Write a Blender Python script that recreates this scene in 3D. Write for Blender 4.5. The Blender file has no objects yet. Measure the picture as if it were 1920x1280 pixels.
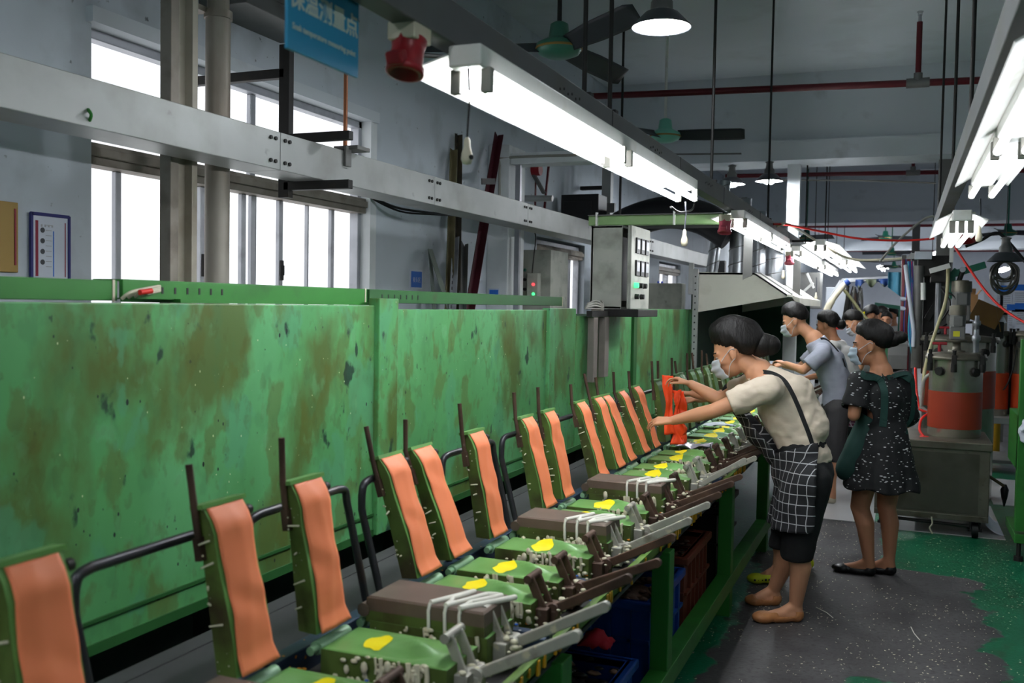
import bpy, bmesh, math, random
from mathutils import Vector, Matrix, noise
from mathutils.bvhtree import BVHTree
random.seed(7)
SC = bpy.context.scene
COL = SC.collection
PI = math.pi
def V(*a): return Vector(a)

# ---------------------------------------------------------------- camera, world, exposure
EYE = 1.62
cam = bpy.data.cameras.new('camera'); cam.sensor_width = 36.0; cam.lens = 33.75; cam.clip_end = 200
camo = bpy.data.objects.new('camera', cam); COL.objects.link(camo)
_yaw, _pit, _rol = math.radians(22.1666), math.radians(2.2213), math.radians(1.0)
_f = V(-math.sin(_yaw)*math.cos(_pit), math.cos(_yaw)*math.cos(_pit), -math.sin(_pit))
_r0 = V(math.cos(_yaw), math.sin(_yaw), 0); _u0 = _r0.cross(_f)
_r = _r0*math.cos(_rol) + _u0*math.sin(_rol)
_u = _r.cross(_f)
camo.matrix_world = Matrix(((_r.x, _u.x, -_f.x, 0), (_r.y, _u.y, -_f.y, 0), (_r.z, _u.z, -_f.z, EYE), (0, 0, 0, 1)))
SC.camera = camo
cam.dof.use_dof = True; cam.dof.focus_distance = 5.2; cam.dof.aperture_fstop = 4.0

w = bpy.data.worlds.new('world'); SC.world = w; w.use_nodes = True
bg = w.node_tree.nodes['Background']; bg.inputs[0].default_value = (.62, .7, .8, 1); bg.inputs[1].default_value = 0.05
SC.view_settings.view_transform = 'Standard'; SC.view_settings.look = 'None'
SC.view_settings.gamma = 1; SC.view_settings.use_curve_mapping = False
SC.view_settings.exposure = 0.25
TUBE_E, BULB_E, PANE_E = 46.0, 210.0, 0.9
TUBE_R = 5.0; TUBE_F = 17.0

# ---------------------------------------------------------------- pixel helper used to survey real positions
def ray(px, py):
    a = px-960; b = py-640
    return _r*(a/1800) - _u*(b/1800) + _f
def at(px, py, X=None, Y=None, Z=None):
    d = ray(px, py); o = V(0, 0, EYE)
    if X is not None: t = X/d.x
    elif Y is not None: t = Y/d.y
    else: t = (Z-EYE)/d.z
    return o + d*t

# ---------------------------------------------------------------- materials
def C(r, g, b):
    f = lambda c: (c/255)/12.92 if c/255 <= .04045 else ((c/255+.055)/1.055)**2.4
    return (f(r), f(g), f(b), 1)
_M = {}
def mat(name, col, rough=.55, metal=0, var=.12, scale=9, stretch=(1, 1, 1), dirt=None, specks=None, bump=.0, bscale=None, spec=.4, coat=0):
    """painted / metal / cloth surface: base colour with value drift, optional dirt patches and specks"""
    if name in _M: return _M[name]
    m = bpy.data.materials.new(name); m.use_nodes = True; _M[name] = m
    nt = m.node_tree; N = nt.nodes; L = nt.links; b = N['Principled BSDF']
    b.inputs['Roughness'].default_value = rough; b.inputs['Metallic'].default_value = metal
    b.inputs['Specular IOR Level'].default_value = spec
    tc = N.new('ShaderNodeTexCoord'); oi = N.new('ShaderNodeObjectInfo')
    va = N.new('ShaderNodeVectorMath'); va.operation = 'MULTIPLY_ADD'
    L.new(tc.outputs['Object'], va.inputs[0]); va.inputs[1].default_value = stretch
    mm = N.new('ShaderNodeMath'); mm.operation = 'MULTIPLY'; mm.inputs[1].default_value = 37.0
    L.new(oi.outputs['Random'], mm.inputs[0]); L.new(mm.outputs[0], va.inputs[2])
    def nz(sc, det=4):
        n = N.new('ShaderNodeTexNoise'); n.inputs['Scale'].default_value = sc; n.inputs['Detail'].default_value = det
        L.new(va.outputs[0], n.inputs['Vector']); return n
    n1 = nz(scale)
    mr = N.new('ShaderNodeMapRange'); mr.inputs[1].default_value = .25; mr.inputs[2].default_value = .75
    mr.inputs[3].default_value = 1-var; mr.inputs[4].default_value = 1+var
    L.new(n1.outputs[0], mr.inputs[0])
    mx = N.new('ShaderNodeVectorMath'); mx.operation = 'SCALE'; mx.inputs[0].default_value = col[:3]
    L.new(mr.outputs[0], mx.inputs['Scale'])
    out = mx.outputs[0]
    if dirt:
        for (dc, lo, hi, ds, amt) in (dirt if isinstance(dirt, list) else [dirt]):
            n2 = nz(ds, 6)
            r2 = N.new('ShaderNodeMapRange'); r2.inputs[1].default_value = lo; r2.inputs[2].default_value = hi; r2.inputs[4].default_value = amt
            L.new(n2.outputs[0], r2.inputs[0])
            k = N.new('ShaderNodeMix'); k.data_type = 'RGBA'; L.new(r2.outputs[0], k.inputs[0])
            L.new(out, k.inputs[6]); k.inputs[7].default_value = dc; out = k.outputs[2]
    if specks:
        for (sc_, thr, scl) in (specks if isinstance(specks, list) else [specks]):
            vo = N.new('ShaderNodeTexVoronoi'); vo.inputs['Scale'].default_value = scl
            L.new(va.outputs[0], vo.inputs['Vector'])
            n3 = nz(scl*.35, 2)
            ad = N.new('ShaderNodeMath'); ad.operation = 'MULTIPLY_ADD'; L.new(n3.outputs[0], ad.inputs[0]); ad.inputs[1].default_value = -.5
            L.new(vo.outputs['Distance'], ad.inputs[2])
            lt = N.new('ShaderNodeMath'); lt.operation = 'LESS_THAN'; lt.inputs[1].default_value = thr
            L.new(ad.outputs[0], lt.inputs[0])
            k = N.new('ShaderNodeMix'); k.data_type = 'RGBA'; L.new(lt.outputs[0], k.inputs[0])
            L.new(out, k.inputs[6]); k.inputs[7].default_value = sc_; out = k.outputs[2]
    L.new(out, b.inputs['Base Color'])
    if bump:
        n4 = nz(bscale or scale*3, 3)
        bp = N.new('ShaderNodeBump'); bp.inputs['Strength'].default_value = bump; bp.inputs['Distance'].default_value = .01
        L.new(n4.outputs[0], bp.inputs['Height']); L.new(bp.outputs[0], b.inputs['Normal'])
    return m
def emit(name, col, s):
    if name in _M: return _M[name]
    m = bpy.data.materials.new(name); m.use_nodes = True; _M[name] = m
    b = m.node_tree.nodes['Principled BSDF']; b.inputs['Base Color'].default_value = col
    b.inputs['Emission Color'].default_value = col; b.inputs['Emission Strength'].default_value = s
    b.inputs['Roughness'].default_value = .4
    return m

DUST = C(95, 92, 80); GRIME = C(38, 36, 28); RUST = C(96, 58, 38)
M_wall = mat('wall_paint', C(198, 206, 214), .75, var=.05, scale=1.2, dirt=[(C(120, 125, 128), .55, .8, 2.5, .5), (C(60, 60, 60), .68, .74, 18, .7)])
M_ceil = mat('ceiling_paint', C(214, 220, 226), .8, var=.06, scale=.8, dirt=(C(160, 165, 164), .55, .8, 1.6, .45), bump=.08, bscale=2)
M_beam = mat('beam_plaster', C(210, 216, 222), .8, var=.05, scale=1.1, dirt=(C(110, 110, 105), .6, .8, 3.0, .5))
M_col = mat('column_paint', C(222, 226, 228), .6, var=.05, dirt=(C(130, 130, 126), .6, .8, 5, .5))
M_alu = mat('aluminium_frame', C(172, 174, 180), .4, .55, var=.1, dirt=(C(70, 66, 60), .55, .8, 6, .6))
M_alud = mat('dirty_aluminium', C(146, 138, 128), .55, .3, var=.15, dirt=(C(92, 78, 64), .5, .7, 6, .6))
M_galv = mat('galvanised_sheet', C(168, 170, 168), .42, .45, var=.08, scale=4, dirt=[(C(120, 118, 108), .5, .75, 3, .55), (C(70, 66, 58), .68, .8, 12, .5)])
M_galvd = mat('dull_galvanised', C(112, 112, 110), .5, .35, var=.1, scale=4, dirt=(C(70, 68, 60), .5, .75, 4, .6))
M_gantry = mat('gantry_grey', C(92, 94, 95), .6, .15, var=.08, scale=4, dirt=(C(86, 84, 66), .5, .75, 3, .6))
M_steel = mat('stainless', C(182, 176, 164), .27, .78, var=.1, scale=5, dirt=[(C(120, 112, 90), .55, .78, 5, .6), (C(50, 44, 34), .66, .8, 16, .6)])
M_steeld = mat('dirty_steel', C(112, 108, 96), .45, .6, var=.12, scale=5, dirt=[(C(70, 62, 44), .5, .72, 4, .7), (C(40, 36, 28), .62, .78, 14, .7)])
M_duct = mat('spiral_duct', C(150, 154, 158), .3, .85, var=.08)
M_black = mat('black_plastic', C(22, 22, 23), .45, var=.1)
M_dark = mat('dark_metal', C(38, 37, 36), .55, .3, var=.2, dirt=(C(70, 56, 42), .58, .8, 10, .5))
M_iron = mat('rusty_iron', C(88, 66, 54), .6, .35, var=.2, scale=12, dirt=[(C(46, 32, 26), .45, .7, 9, .8), (C(120, 112, 98), .68, .75, 30, .6)])
M_lev = mat('worn_grey_lever', C(168, 166, 156), .5, .35, var=.15, scale=14, dirt=[(C(88, 76, 62), .55, .7, 14, .7), (C(215, 208, 180), .6, .68, 24, .8)])
M_olive = mat('mould_green', C(104, 152, 82), .34, .05, var=.12, scale=10, dirt=[(C(120, 160, 110), .5, .75, 6, .5)], bump=.1, bscale=10)
M_oliveb = mat('mould_green_pale', C(136, 176, 140), .38, .1, var=.12, scale=10, dirt=[(C(96, 142, 82), .5, .7, 6, .7)])
M_moss = mat('mould_side_green', C(84, 104, 46), .5, .05, var=.2, scale=8, dirt=[(C(58, 42, 28), .46, .66, 7, .9)], specks=(C(205, 200, 180), -.2, 60))
M_brown = mat('closed_lid_brown', C(106, 90, 80), .5, .2, var=.12, scale=10, dirt=(C(70, 52, 42), .5, .75, 8, .5))
M_yel = mat('yellow_mark', C(252, 232, 20), .5, var=.03)
M_orange = mat('orange_cloth', C(243, 138, 94), .5, var=.03, scale=14, bump=.12, bscale=7, spec=.3)
M_red_or = mat('bright_orange_cloth', C(246, 78, 28), .5, var=.06, scale=14)
M_glue = mat('white_glue', C(232, 230, 218), .4, var=.05)
M_foam = mat('cream_foam', C(214, 208, 182), .7, var=.12, scale=40)
M_blue = mat('carriage_navy', C(40, 56, 78), .5, .3, var=.2, dirt=[(C(28, 24, 34), .5, .7, 8, .8), (C(120, 116, 104), .68, .76, 22, .7)], specks=(C(226, 140, 40), -.17, 40))
M_pipe = mat('black_pipe', C(66, 66, 70), .35, .6, var=.12, dirt=(C(90, 70, 52), .6, .8, 9, .5))
M_green = mat('frame_green', C(46, 118, 44), .45, .05, var=.12, scale=5, dirt=(C(36, 60, 30), .55, .8, 6, .6))
M_gdk = mat('frame_green_dark', C(40, 92, 44), .5, .05, var=.12, scale=4, dirt=(C(60, 50, 30), .62, .8, 7, .6))
M_under = mat('dark_sheet', C(58, 57, 60), .7, var=.15, scale=2, dirt=(C(30, 30, 31), .5, .7, 3, .7))
M_crate = mat('blue_crate_plastic', C(30, 74, 158), .4, var=.06)
M_rcrate = mat('brown_crate_plastic', C(112, 54, 38), .5, var=.1)
M_bcrate = mat('black_crate_plastic', C(30, 28, 28), .5, var=.1)
M_ored = mat('orange_band', C(212, 76, 36), .5, var=.05, scale=3)
M_redpipe = mat('fire_pipe_red', C(88, 16, 26), .45, var=.08)
M_redsock = mat('socket_red', C(150, 34, 42), .4, var=.1)
M_mint = mat('fan_mint', C(124, 204, 182), .35, .1, var=.05)
M_mintd = mat('fan_green', C(30, 104, 84), .4, .1, var=.08)
M_blade = mat('fan_blade', C(46, 50, 56), .5, .1, var=.08)
M_shade = mat('lamp_shade_grey', C(70, 72, 78), .45, .3, var=.06)
M_white = mat('white_enamel', C(226, 226, 222), .4, var=.04, dirt=(C(180, 172, 150), .55, .8, 8, .5))
M_hood = mat('hood_white', C(206, 204, 192), .5, .1, var=.05, scale=3, dirt=(C(150, 146, 128), .55, .8, 4, .5))
M_cream = mat('cream_plastic', C(202, 194, 172), .5, var=.08)
M_pink = mat('pink_socket', C(196, 84, 104), .45, var=.08)
M_signb = mat('sign_blue', C(40, 150, 196), .5, var=.05, scale=2)
M_signw = mat('sign_lettering', C(205, 215, 205), .6, var=.04)
M_blues = mat('small_sign_blue', C(36, 110, 205), .5, var=.03)
M_gold = mat('gold_board', C(150, 122, 62), .45, .2, var=.06, scale=3)
M_navy = mat('navy_frame', C(36, 40, 110), .5, var=.05)
M_paper = mat('paper_white', C(206, 212, 224), .6, var=.03)
M_maroon = mat('maroon_print', C(140, 40, 60), .6, var=.03)
M_tan = mat('cardboard', C(170, 126, 82), .8, var=.06, scale=4)
M_amber = mat('amber_sheet', C(120, 82, 20), .3, var=.08)
M_bottle = mat('gas_bottle_green', C(90, 150, 110), .4, var=.05)
M_cord = mat('red_hose', C(214, 40, 32), .45, var=.05)
M_greyc = mat('grey_cable', C(150, 148, 140), .55, var=.08)
M_bcab = mat('blue_hose', C(36, 70, 150), .45, var=.06)
M_tcab = mat('teal_hose', C(60, 150, 170), .45, var=.06)
M_mcab = mat('maroon_hose', C(112, 30, 44), .5, var=.08)
M_lav = mat('lavender_plastic', C(120, 124, 196), .5, var=.05)
M_glassg = emit('green_lamp', (.05, .9, .2, 1), 2.0)
M_glassr = emit('red_lamp', (1, .05, .06, 1), 2.0)
M_tube = emit('fluorescent_tube', (.93, .96, 1, 1), TUBE_E)
M_tubem = emit('fluorescent_tube_middle', (.93, .96, 1, 1), 42.0)
M_tubeh = emit('fluorescent_tube_hall', (.93, .96, 1, 1), 130.0)
M_tubef = emit('fluorescent_tube_far', (.93, .96, 1, 1), TUBE_F)
M_tuber = emit('fluorescent_tube_right', (.93, .96, 1, 1), TUBE_R)
M_bulb = emit('led_bulb', (.9, .95, 1, 1), BULB_E)
M_cab = mat('cabinet_grey', C(176, 178, 168), .5, .2, var=.1, scale=5, dirt=[(C(110, 112, 100), .48, .7, 6, .6), (C(60, 54, 44), .66, .78, 14, .6)])

# ---------------------------------------------------------------- mesh builder
ORG = {}
class MB:
    def __init__(s): s.v = []; s.f = []; s.m = []; s.sm = []; s.uv = {}
    def add(s, vs, fs, m=0, sm=False, uvs=None):
        o = len(s.v); s.v += [Vector(p) for p in vs]
        for i, f in enumerate(fs):
            if uvs: s.uv[len(s.f)] = [uvs[j] for j in f]
            s.f.append([o+i_ for i_ in f]); s.m.append(m); s.sm.append(sm)
        return s
    def box(s, x0, x1, y0, y1, z0, z1, m=0):
        return s.add([(x0, y0, z0), (x1, y0, z0), (x1, y1, z0), (x0, y1, z0), (x0, y0, z1), (x1, y0, z1), (x1, y1, z1), (x0, y1, z1)],
                     [(0, 3, 2, 1), (4, 5, 6, 7), (0, 1, 5, 4), (1, 2, 6, 5), (2, 3, 7, 6), (3, 0, 4, 7)], m)
    def cbox(s, c, sx, sy, sz, R=None, m=0):
        R = R or Matrix.Identity(3); c = Vector(c); vs = []
        for z in (-1, 1):
            for x, y in ((-1, -1), (1, -1), (1, 1), (-1, 1)):
                vs.append(c + R @ V(x*sx/2, y*sy/2, z*sz/2))
        return s.add(vs, [(0, 3, 2, 1), (4, 5, 6, 7), (0, 1, 5, 4), (1, 2, 6, 5), (2, 3, 7, 6), (3, 0, 4, 7)], m)
    def bar(s, p0, p1, wd, h, up=(0, 0, 1), m=0):
        p0 = Vector(p0); p1 = Vector(p1); d = (p1-p0); L = d.length; d.normalize()
        a = d.cross(Vector(up))
        if a.length < 1e-4: a = d.cross(V(1, 0, 0))
        a.normalize(); b = a.cross(d)
        R = Matrix((a, d, b)).transposed()
        return s.cbox((p0+p1)/2, wd, L, h, R, m)
    def cone(s, p0, p1, r0, r1, n=12, m=0, sm=True, caps=True):
        p0 = Vector(p0); p1 = Vector(p1); d = (p1-p0).normalized()
        a = d.cross(V(0, 0, 1));
        if a.length < 1e-3: a = d.cross(V(1, 0, 0))
        a.normalize(); b = d.cross(a)
        vs = [];
        for p, r in ((p0, r0), (p1, r1)):
            for i in range(n):
                t = 2*PI*i/n; vs.append(p + (a*math.cos(t)+b*math.sin(t))*r)
        s.add(vs, [(i, (i+1) % n, n+(i+1) % n, n+i) for i in range(n)], m, sm)
        if caps:
            s.add(vs[:n], [tuple(range(n-1, -1, -1))], m); s.add(vs[n:], [tuple(range(n))], m)
        return s
    def tube(s, pts, r, n=8, m=0, closed=False):
        P = [Vector(p) for p in pts]; k = len(P); rs = r if isinstance(r, (list, tuple)) else [r]*k
        vs = []; prev = None
        for i in range(k):
            t = (P[(i+1) % k]-P[i-1]) if closed else (P[min(i+1, k-1)]-P[max(i-1, 0)])
            if t.length < 1e-9: t = V(0, 0, 1)
            t.normalize()
            if prev is None:
                a = t.cross(V(0, 0, 1));
                if a.length < 1e-2: a = t.cross(V(1, 0, 0))
            else: a = prev - t*prev.dot(t)
            a.normalize(); prev = a; b = t.cross(a)
            for j in range(n):
                q = 2*PI*j/n; vs.append(P[i]+(a*math.cos(q)+b*math.sin(q))*rs[i])
        fs = []
        for i in range(k if closed else k-1):
            i2 = (i+1) % k
            for j in range(n): fs.append((i*n+j, i2*n+j, i2*n+(j+1) % n, i*n+(j+1) % n))
        s.add(vs, fs, m, True)
        if not closed:
            s.add(vs[:n], [tuple(range(n))], m); s.add(vs[-n:], [tuple(range(n-1, -1, -1))], m)
        return s
    def lathe(s, prof, c=(0, 0, 0), n=24, m=0, axis=None, sm=True, caps=True):
        c = Vector(c); d = Vector(axis).normalized() if axis else V(0, 0, 1)
        a = d.cross(V(0, 1, 0)) if abs(d.y) < .9 else d.cross(V(1, 0, 0)); a.normalize(); b = d.cross(a)
        vs = [];
        for r, z in prof:
            for i in range(n):
                t = 2*PI*i/n; vs.append(c + d*z + (a*math.cos(t)+b*math.sin(t))*r)
        k = len(prof)
        fs = [(i*n+j, i*n+(j+1) % n, (i+1)*n+(j+1) % n, (i+1)*n+j) for i in range(k-1) for j in range(n)]
        s.add(vs, fs, m, sm)
        if caps and prof[0][0] > 1e-5: s.add(vs[:n], [tuple(range(n-1, -1, -1))], m)
        if caps and prof[-1][0] > 1e-5: s.add(vs[-n:], [tuple(range(n))], m)
        return s
    def prism(s, poly, axis, a0, a1, m=0):
        """poly in the two other axes (x,y,z order), extruded along axis"""
        n = len(poly)
        def P(p, a): return {'x': (a, p[0], p[1]), 'y': (p[0], a, p[1]), 'z': (p[0], p[1], a)}[axis]
        vs = [P(p, a0) for p in poly]+[P(p, a1) for p in poly]
        s.add(vs, [tuple(range(n)), tuple(range(2*n-1, n-1, -1))]+[(i, n+i, n+(i+1) % n, (i+1) % n) for i in range(n)], m)
        return s
    def sph(s, c, r, n=12, m=0, R=None):
        c = Vector(c); r = (r, r, r) if not isinstance(r, (tuple, list)) else r; vs = []; k = max(4, n//2+1)
        for i in range(k+1):
            a = PI*i/k
            for j in range(n):
                b = 2*PI*j/n; p = V(r[0]*math.sin(a)*math.cos(b), r[1]*math.sin(a)*math.sin(b), r[2]*math.cos(a))
                vs.append(c+(R @ p if R else p))
        return s.add(vs, [(i*n+j, (i+1)*n+j, (i+1)*n+(j+1) % n, i*n+(j+1) % n) for i in range(k) for j in range(n)], m, True)
    def cap(s, p0, p1, r0, r1, n=14):
        s.sph(p0, r0, n); s.sph(p1, r1, n); return s.cone(p0, p1, r0, r1, n)
    def grid(s, fn, nu, nv, m=0, sm=True, uv=True):
        vs = []; uvs = []
        for i in range(nu+1):
            for j in range(nv+1):
                vs.append(fn(i/nu, j/nv)); uvs.append((i/nu, j/nv))
        k = nv+1
        return s.add(vs, [(i*k+j, (i+1)*k+j, (i+1)*k+j+1, i*k+j+1) for i in range(nu) for j in range(nv)], m, sm, uvs if uv else None)
    def mesh(s, name, mats, org):
        me = bpy.data.meshes.new(name); me.from_pydata([p-org for p in s.v], [], s.f)
        for m in (mats if isinstance(mats, (list, tuple)) else [mats]): me.materials.append(m)
        me.polygons.foreach_set('material_index', s.m); me.polygons.foreach_set('use_smooth', s.sm)
        if s.uv:
            ul = me.uv_layers.new(name='UVMap')
            for i, uvs in s.uv.items():
                for li, q in zip(me.polygons[i].loop_indices, uvs): ul.data[li].uv = q
        me.validate(); me.update()
        return me
    def build(s, name, mats, parent=None, org=None, bevel=0, solid=0, sub=0, fix=True):
        """link as ONE mesh object; parts take the origin of their thing"""
        if parent is not None: o3 = ORG[parent.name]
        else:
            if org is None:
                lo = [min(p[i] for p in s.v) for i in range(3)]; hi = [max(p[i] for p in s.v) for i in range(3)]
                org = ((lo[0]+hi[0])/2, (lo[1]+hi[1])/2, lo[2])
            o3 = Vector(org)
        me = s.mesh(name, mats, o3)
        if fix and not s.uv:
            bm = bmesh.new(); bm.from_mesh(me); bmesh.ops.recalc_face_normals(bm, faces=bm.faces); bm.to_mesh(me); bm.free()
        o = bpy.data.objects.new(name, me); COL.objects.link(o); ORG[o.name] = o3.copy()
        if parent is not None: o.parent = parent
        else: o.location = o3
        if solid: md = o.modifiers.new('s', 'SOLIDIFY'); md.thickness = solid; md.offset = 0
        if bevel: md = o.modifiers.new('b', 'BEVEL'); md.width = bevel; md.segments = 2; md.limit_method = 'ANGLE'; md.harden_normals = False
        if sub: md = o.modifiers.new('u', 'SUBSURF'); md.levels = sub; md.render_levels = sub
        return o
def tag(o, label=None, cat=None, group=None, kind=None):
    if label: o['label'] = label
    if cat: o['category'] = cat
    if group: o['group'] = group
    if kind: o['kind'] = kind
    return o
def thing(name, loc, label, cat, group=None):
    o = bpy.data.objects.new(name, None); COL.objects.link(o); o.location = loc; o.empty_display_size = .1
    ORG[o.name] = Vector(loc); return tag(o, label, cat, group)
def copy_tree(o, parent=None):
    c = o.copy(); COL.objects.link(c); c.parent = parent
    ORG[c.name] = ORG.get(o.name, V(0, 0, 0)).copy()
    for ch in o.children: copy_tree(ch, c)
    return c
def struct(o): o['kind'] = 'structure'; return o
def text(s, parent, pos, size, m, R=(PI/2, 0, PI/2), name='lettering', ext=.0008, align='CENTER', sx=1.0, bold=0):
    cu = bpy.data.curves.new(name, 'FONT'); cu.body = s; cu.size = size; cu.extrude = ext; cu.align_x = align; cu.align_y = 'CENTER'; cu.offset = bold
    cu.materials.append(m); t_ = bpy.data.objects.new(name, cu); COL.objects.link(t_); bpy.context.view_layer.update()
    me = bpy.data.meshes.new_from_object(t_.evaluated_get(bpy.context.evaluated_depsgraph_get())); bpy.data.objects.remove(t_)
    o = bpy.data.objects.new(name, me); COL.objects.link(o)
    o.parent = parent; o.location = Vector(pos)-ORG[parent.name]; o.rotation_euler = R; o.scale = (sx, 1, 1)
    return o
def arc(p0, p1, sag, n=14):
    p0 = Vector(p0); p1 = Vector(p1)
    return [p0.lerp(p1, i/n) - V(0, 0, sag*4*(i/n)*(1-i/n)) for i in range(n+1)]
def spline(pts, n=6):
    P = [Vector(p) for p in pts]; out = []
    for i in range(len(P)-1):
        a = P[max(i-1, 0)]; b = P[i]; c = P[i+1]; d = P[min(i+2, len(P)-1)]
        for k in range(n):
            t = k/n
            out.append(.5*((2*b)+(c-a)*t+(2*a-5*b+4*c-d)*t*t+(3*b-a-3*c+d)*t**3))
    return out+[P[-1]]
# ================================================================ STRUCTURE
def floor_mat():
    m = bpy.data.materials.new('floor_paint_and_concrete'); m.use_nodes = True
    nt = m.node_tree; N = nt.nodes; L = nt.links; b = N['Principled BSDF']
    g = N.new('ShaderNodeNewGeometry'); P = g.outputs['Position']
    sx = N.new('ShaderNodeSeparateXYZ'); L.new(P, sx.inputs[0])
    def nz(sc, det=5):
        n = N.new('ShaderNodeTexNoise'); n.inputs['Scale'].default_value = sc; n.inputs['Detail'].default_value = det
        L.new(P, n.inputs['Vector']); return n.outputs[0]
    def M(op, a, b_=None, c=None):
        n = N.new('ShaderNodeMath'); n.operation = op
        for i, q in enumerate((a, b_, c)):
            if q is None: continue
            if isinstance(q, (int, float)): n.inputs[i].default_value = q
            else: L.new(q, n.inputs[i])
        return n.outputs[0]
    def boxd(cx, cy, hx, hy):
        return M('MAXIMUM', M('SUBTRACT', M('ABSOLUTE', M('SUBTRACT', sx.outputs[0], cx)), hx), M('SUBTRACT', M('ABSOLUTE', M('SUBTRACT', sx.outputs[1], cy)), hy))
    d = M('MINIMUM', boxd(-.17, 5.48, .60, .98), boxd(-.45, 7.0, .36, .9))
    d = M('MINIMUM', d, boxd(-.5, 4.0, .28, .8))
    d = M('MINIMUM', d, M('SUBTRACT', M('MULTIPLY', sx.outputs[1], -1), -12.5))
    nn = nz(2.6); d = M('ADD', d, M('MULTIPLY', M('SUBTRACT', nn, .5), .55))
    d = M('ADD', d, M('MULTIPLY', M('SUBTRACT', nz(14), .5), .12))
    mask = N.new('ShaderNodeMapRange'); mask.inputs[1].default_value = -.012; mask.inputs[2].default_value = .012
    mask.inputs[3].default_value = 1; mask.inputs[4].default_value = 0; L.new(d, mask.inputs[0])
    def ramp(v, c0, c1, lo=.3, hi=.7):
        r = N.new('ShaderNodeMapRange'); r.inputs[1].default_value = lo; r.inputs[2].default_value = hi; L.new(v, r.inputs[0])
        k = N.new('ShaderNodeMix'); k.data_type = 'RGBA'; L.new(r.outputs[0], k.inputs[0])
        for i, q in ((6, c0), (7, c1)):
            if isinstance(q, tuple): k.inputs[i].default_value = q
            else: L.new(q, k.inputs[i])
        return k.outputs[2]
    conc = ramp(nz(3), C(54, 52, 54), C(86, 84, 85))
    conc = ramp(nz(38, 3), conc, C(52, 49, 49), .5, .75)
    paint = ramp(nz(2), C(10, 92, 62), C(20, 116, 80))
    paint = ramp(nz(7), paint, C(46, 70, 48), .58, .75)
    k = N.new('ShaderNodeMix'); k.data_type = 'RGBA'; L.new(mask.outputs[0], k.inputs[0]); L.new(paint, k.inputs[6]); L.new(conc, k.inputs[7])
    L.new(k.outputs[2], b.inputs['Base Color'])
    rr = N.new('ShaderNodeMapRange'); L.new(mask.outputs[0], rr.inputs[0]); rr.inputs[3].default_value = .32; rr.inputs[4].default_value = .6
    L.new(rr.outputs[0], b.inputs['Roughness'])
    bp = N.new('ShaderNodeBump'); bp.inputs['Strength'].default_value = .25; bp.inputs['Distance'].default_value = .01
    L.new(M('SUBTRACT', nz(60, 3), M('MULTIPLY', mask.outputs[0], .6)), bp.inputs['Height']); L.new(bp.outputs[0], b.inputs['Normal'])
    return m
X0, X1, Y0, Y1, ZC = -3.4, 8.0, -4.0, 40.0, 4.25
struct(MB().box(X0-.3, X1, Y0, Y1, -.1, 0).build('floor', floor_mat(), org=(0, 0, 0)))
struct(MB().box(X0-.3, X1, Y0, Y1, ZC, ZC+.12).build('ceiling', M_ceil, org=(0, 0, ZC)))
# left wall with three window openings
WIN = [(3.3, 5.72, .9, 2.86), (8.95, 10.5, .9, 2.3), (14.1, 15.6, .9, 2.3)]
wl = MB(); y = Y0
for a, b_, z0, z1 in WIN:
    wl.box(X0-.25, X0, y, a, 0, ZC); wl.box(X0-.25, X0, a, b_, 0, z0); wl.box(X0-.25, X0, a, b_, z1, ZC); y = b_
wl.box(X0-.25, X0, y, Y1, 0, ZC)
struct(wl.build('wall_left', M_wall, org=(0, 0, 0)))
struct(MB().box(X0-.3, X1, Y1, Y1+.2, 0, ZC).build('wall_far', mat('far_wall_paint', C(206, 210, 218), .8, var=.03), org=(0, Y1, 0)))
struct(MB().box(X1, X1+.2, Y0, Y1, 0, ZC).build('wall_right', M_wall, org=(X1, 0, 0)))
struct(MB().box(X0-.3, X1, Y0-.2, Y0, 0, ZC).build('wall_back', M_wall, org=(0, Y0, 0)))
# ceiling beams with their pale lower ledges
for i, yb in enumerate((11.2, 19.4, 28.0)):
    b = MB().box(X0, X1, yb, yb+.5, 3.42, ZC).box(X0, X1, yb-.06, yb+.56, 3.28, 3.5)
    struct(b.build('trim_%d' % (i+1), M_beam, org=(0, yb, 3.28)))
# columns
for i, (x, y, s) in enumerate(((-1.22, 11.55, .14), (.39, 11.6, .17), (.17, 20.0, .14))):
    struct(MB().box(x-s/2, x+s/2, y-s/2, y+s/2, 0, 3.3).build('trim_%d' % (i+4), M_col if i == 0 else M_galvd, org=(x, y, 0)))

def pane_mat():
    m = bpy.data.materials.new('frosted_daylit_glass'); m.use_nodes = True; nt = m.node_tree; N = nt.nodes; b = N['Principled BSDF']
    b.inputs['Roughness'].default_value = .35; b.inputs['Base Color'].default_value = (.7, .7, .7, 1)
    n = N.new('ShaderNodeTexNoise'); n.inputs['Scale'].default_value = 1.4; n.inputs['Detail'].default_value = 3
    r = N.new('ShaderNodeMapRange'); r.inputs[1].default_value = .2; r.inputs[2].default_value = .8; r.inputs[3].default_value = PANE_E*.85; r.inputs[4].default_value = PANE_E*1.1
    tc = N.new('ShaderNodeTexCoord'); nt.links.new(tc.outputs['Object'], n.inputs['Vector'])
    nt.links.new(n.outputs[0], r.inputs[0]); nt.links.new(r.outputs[0], b.inputs['Emission Strength'])
    b.inputs['Emission Color'].default_value = (.95, .965, 1, 1)
    return m
M_pane = pane_mat()
yw = lambda px, py: at(px, py, X=-3.5).y
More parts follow.
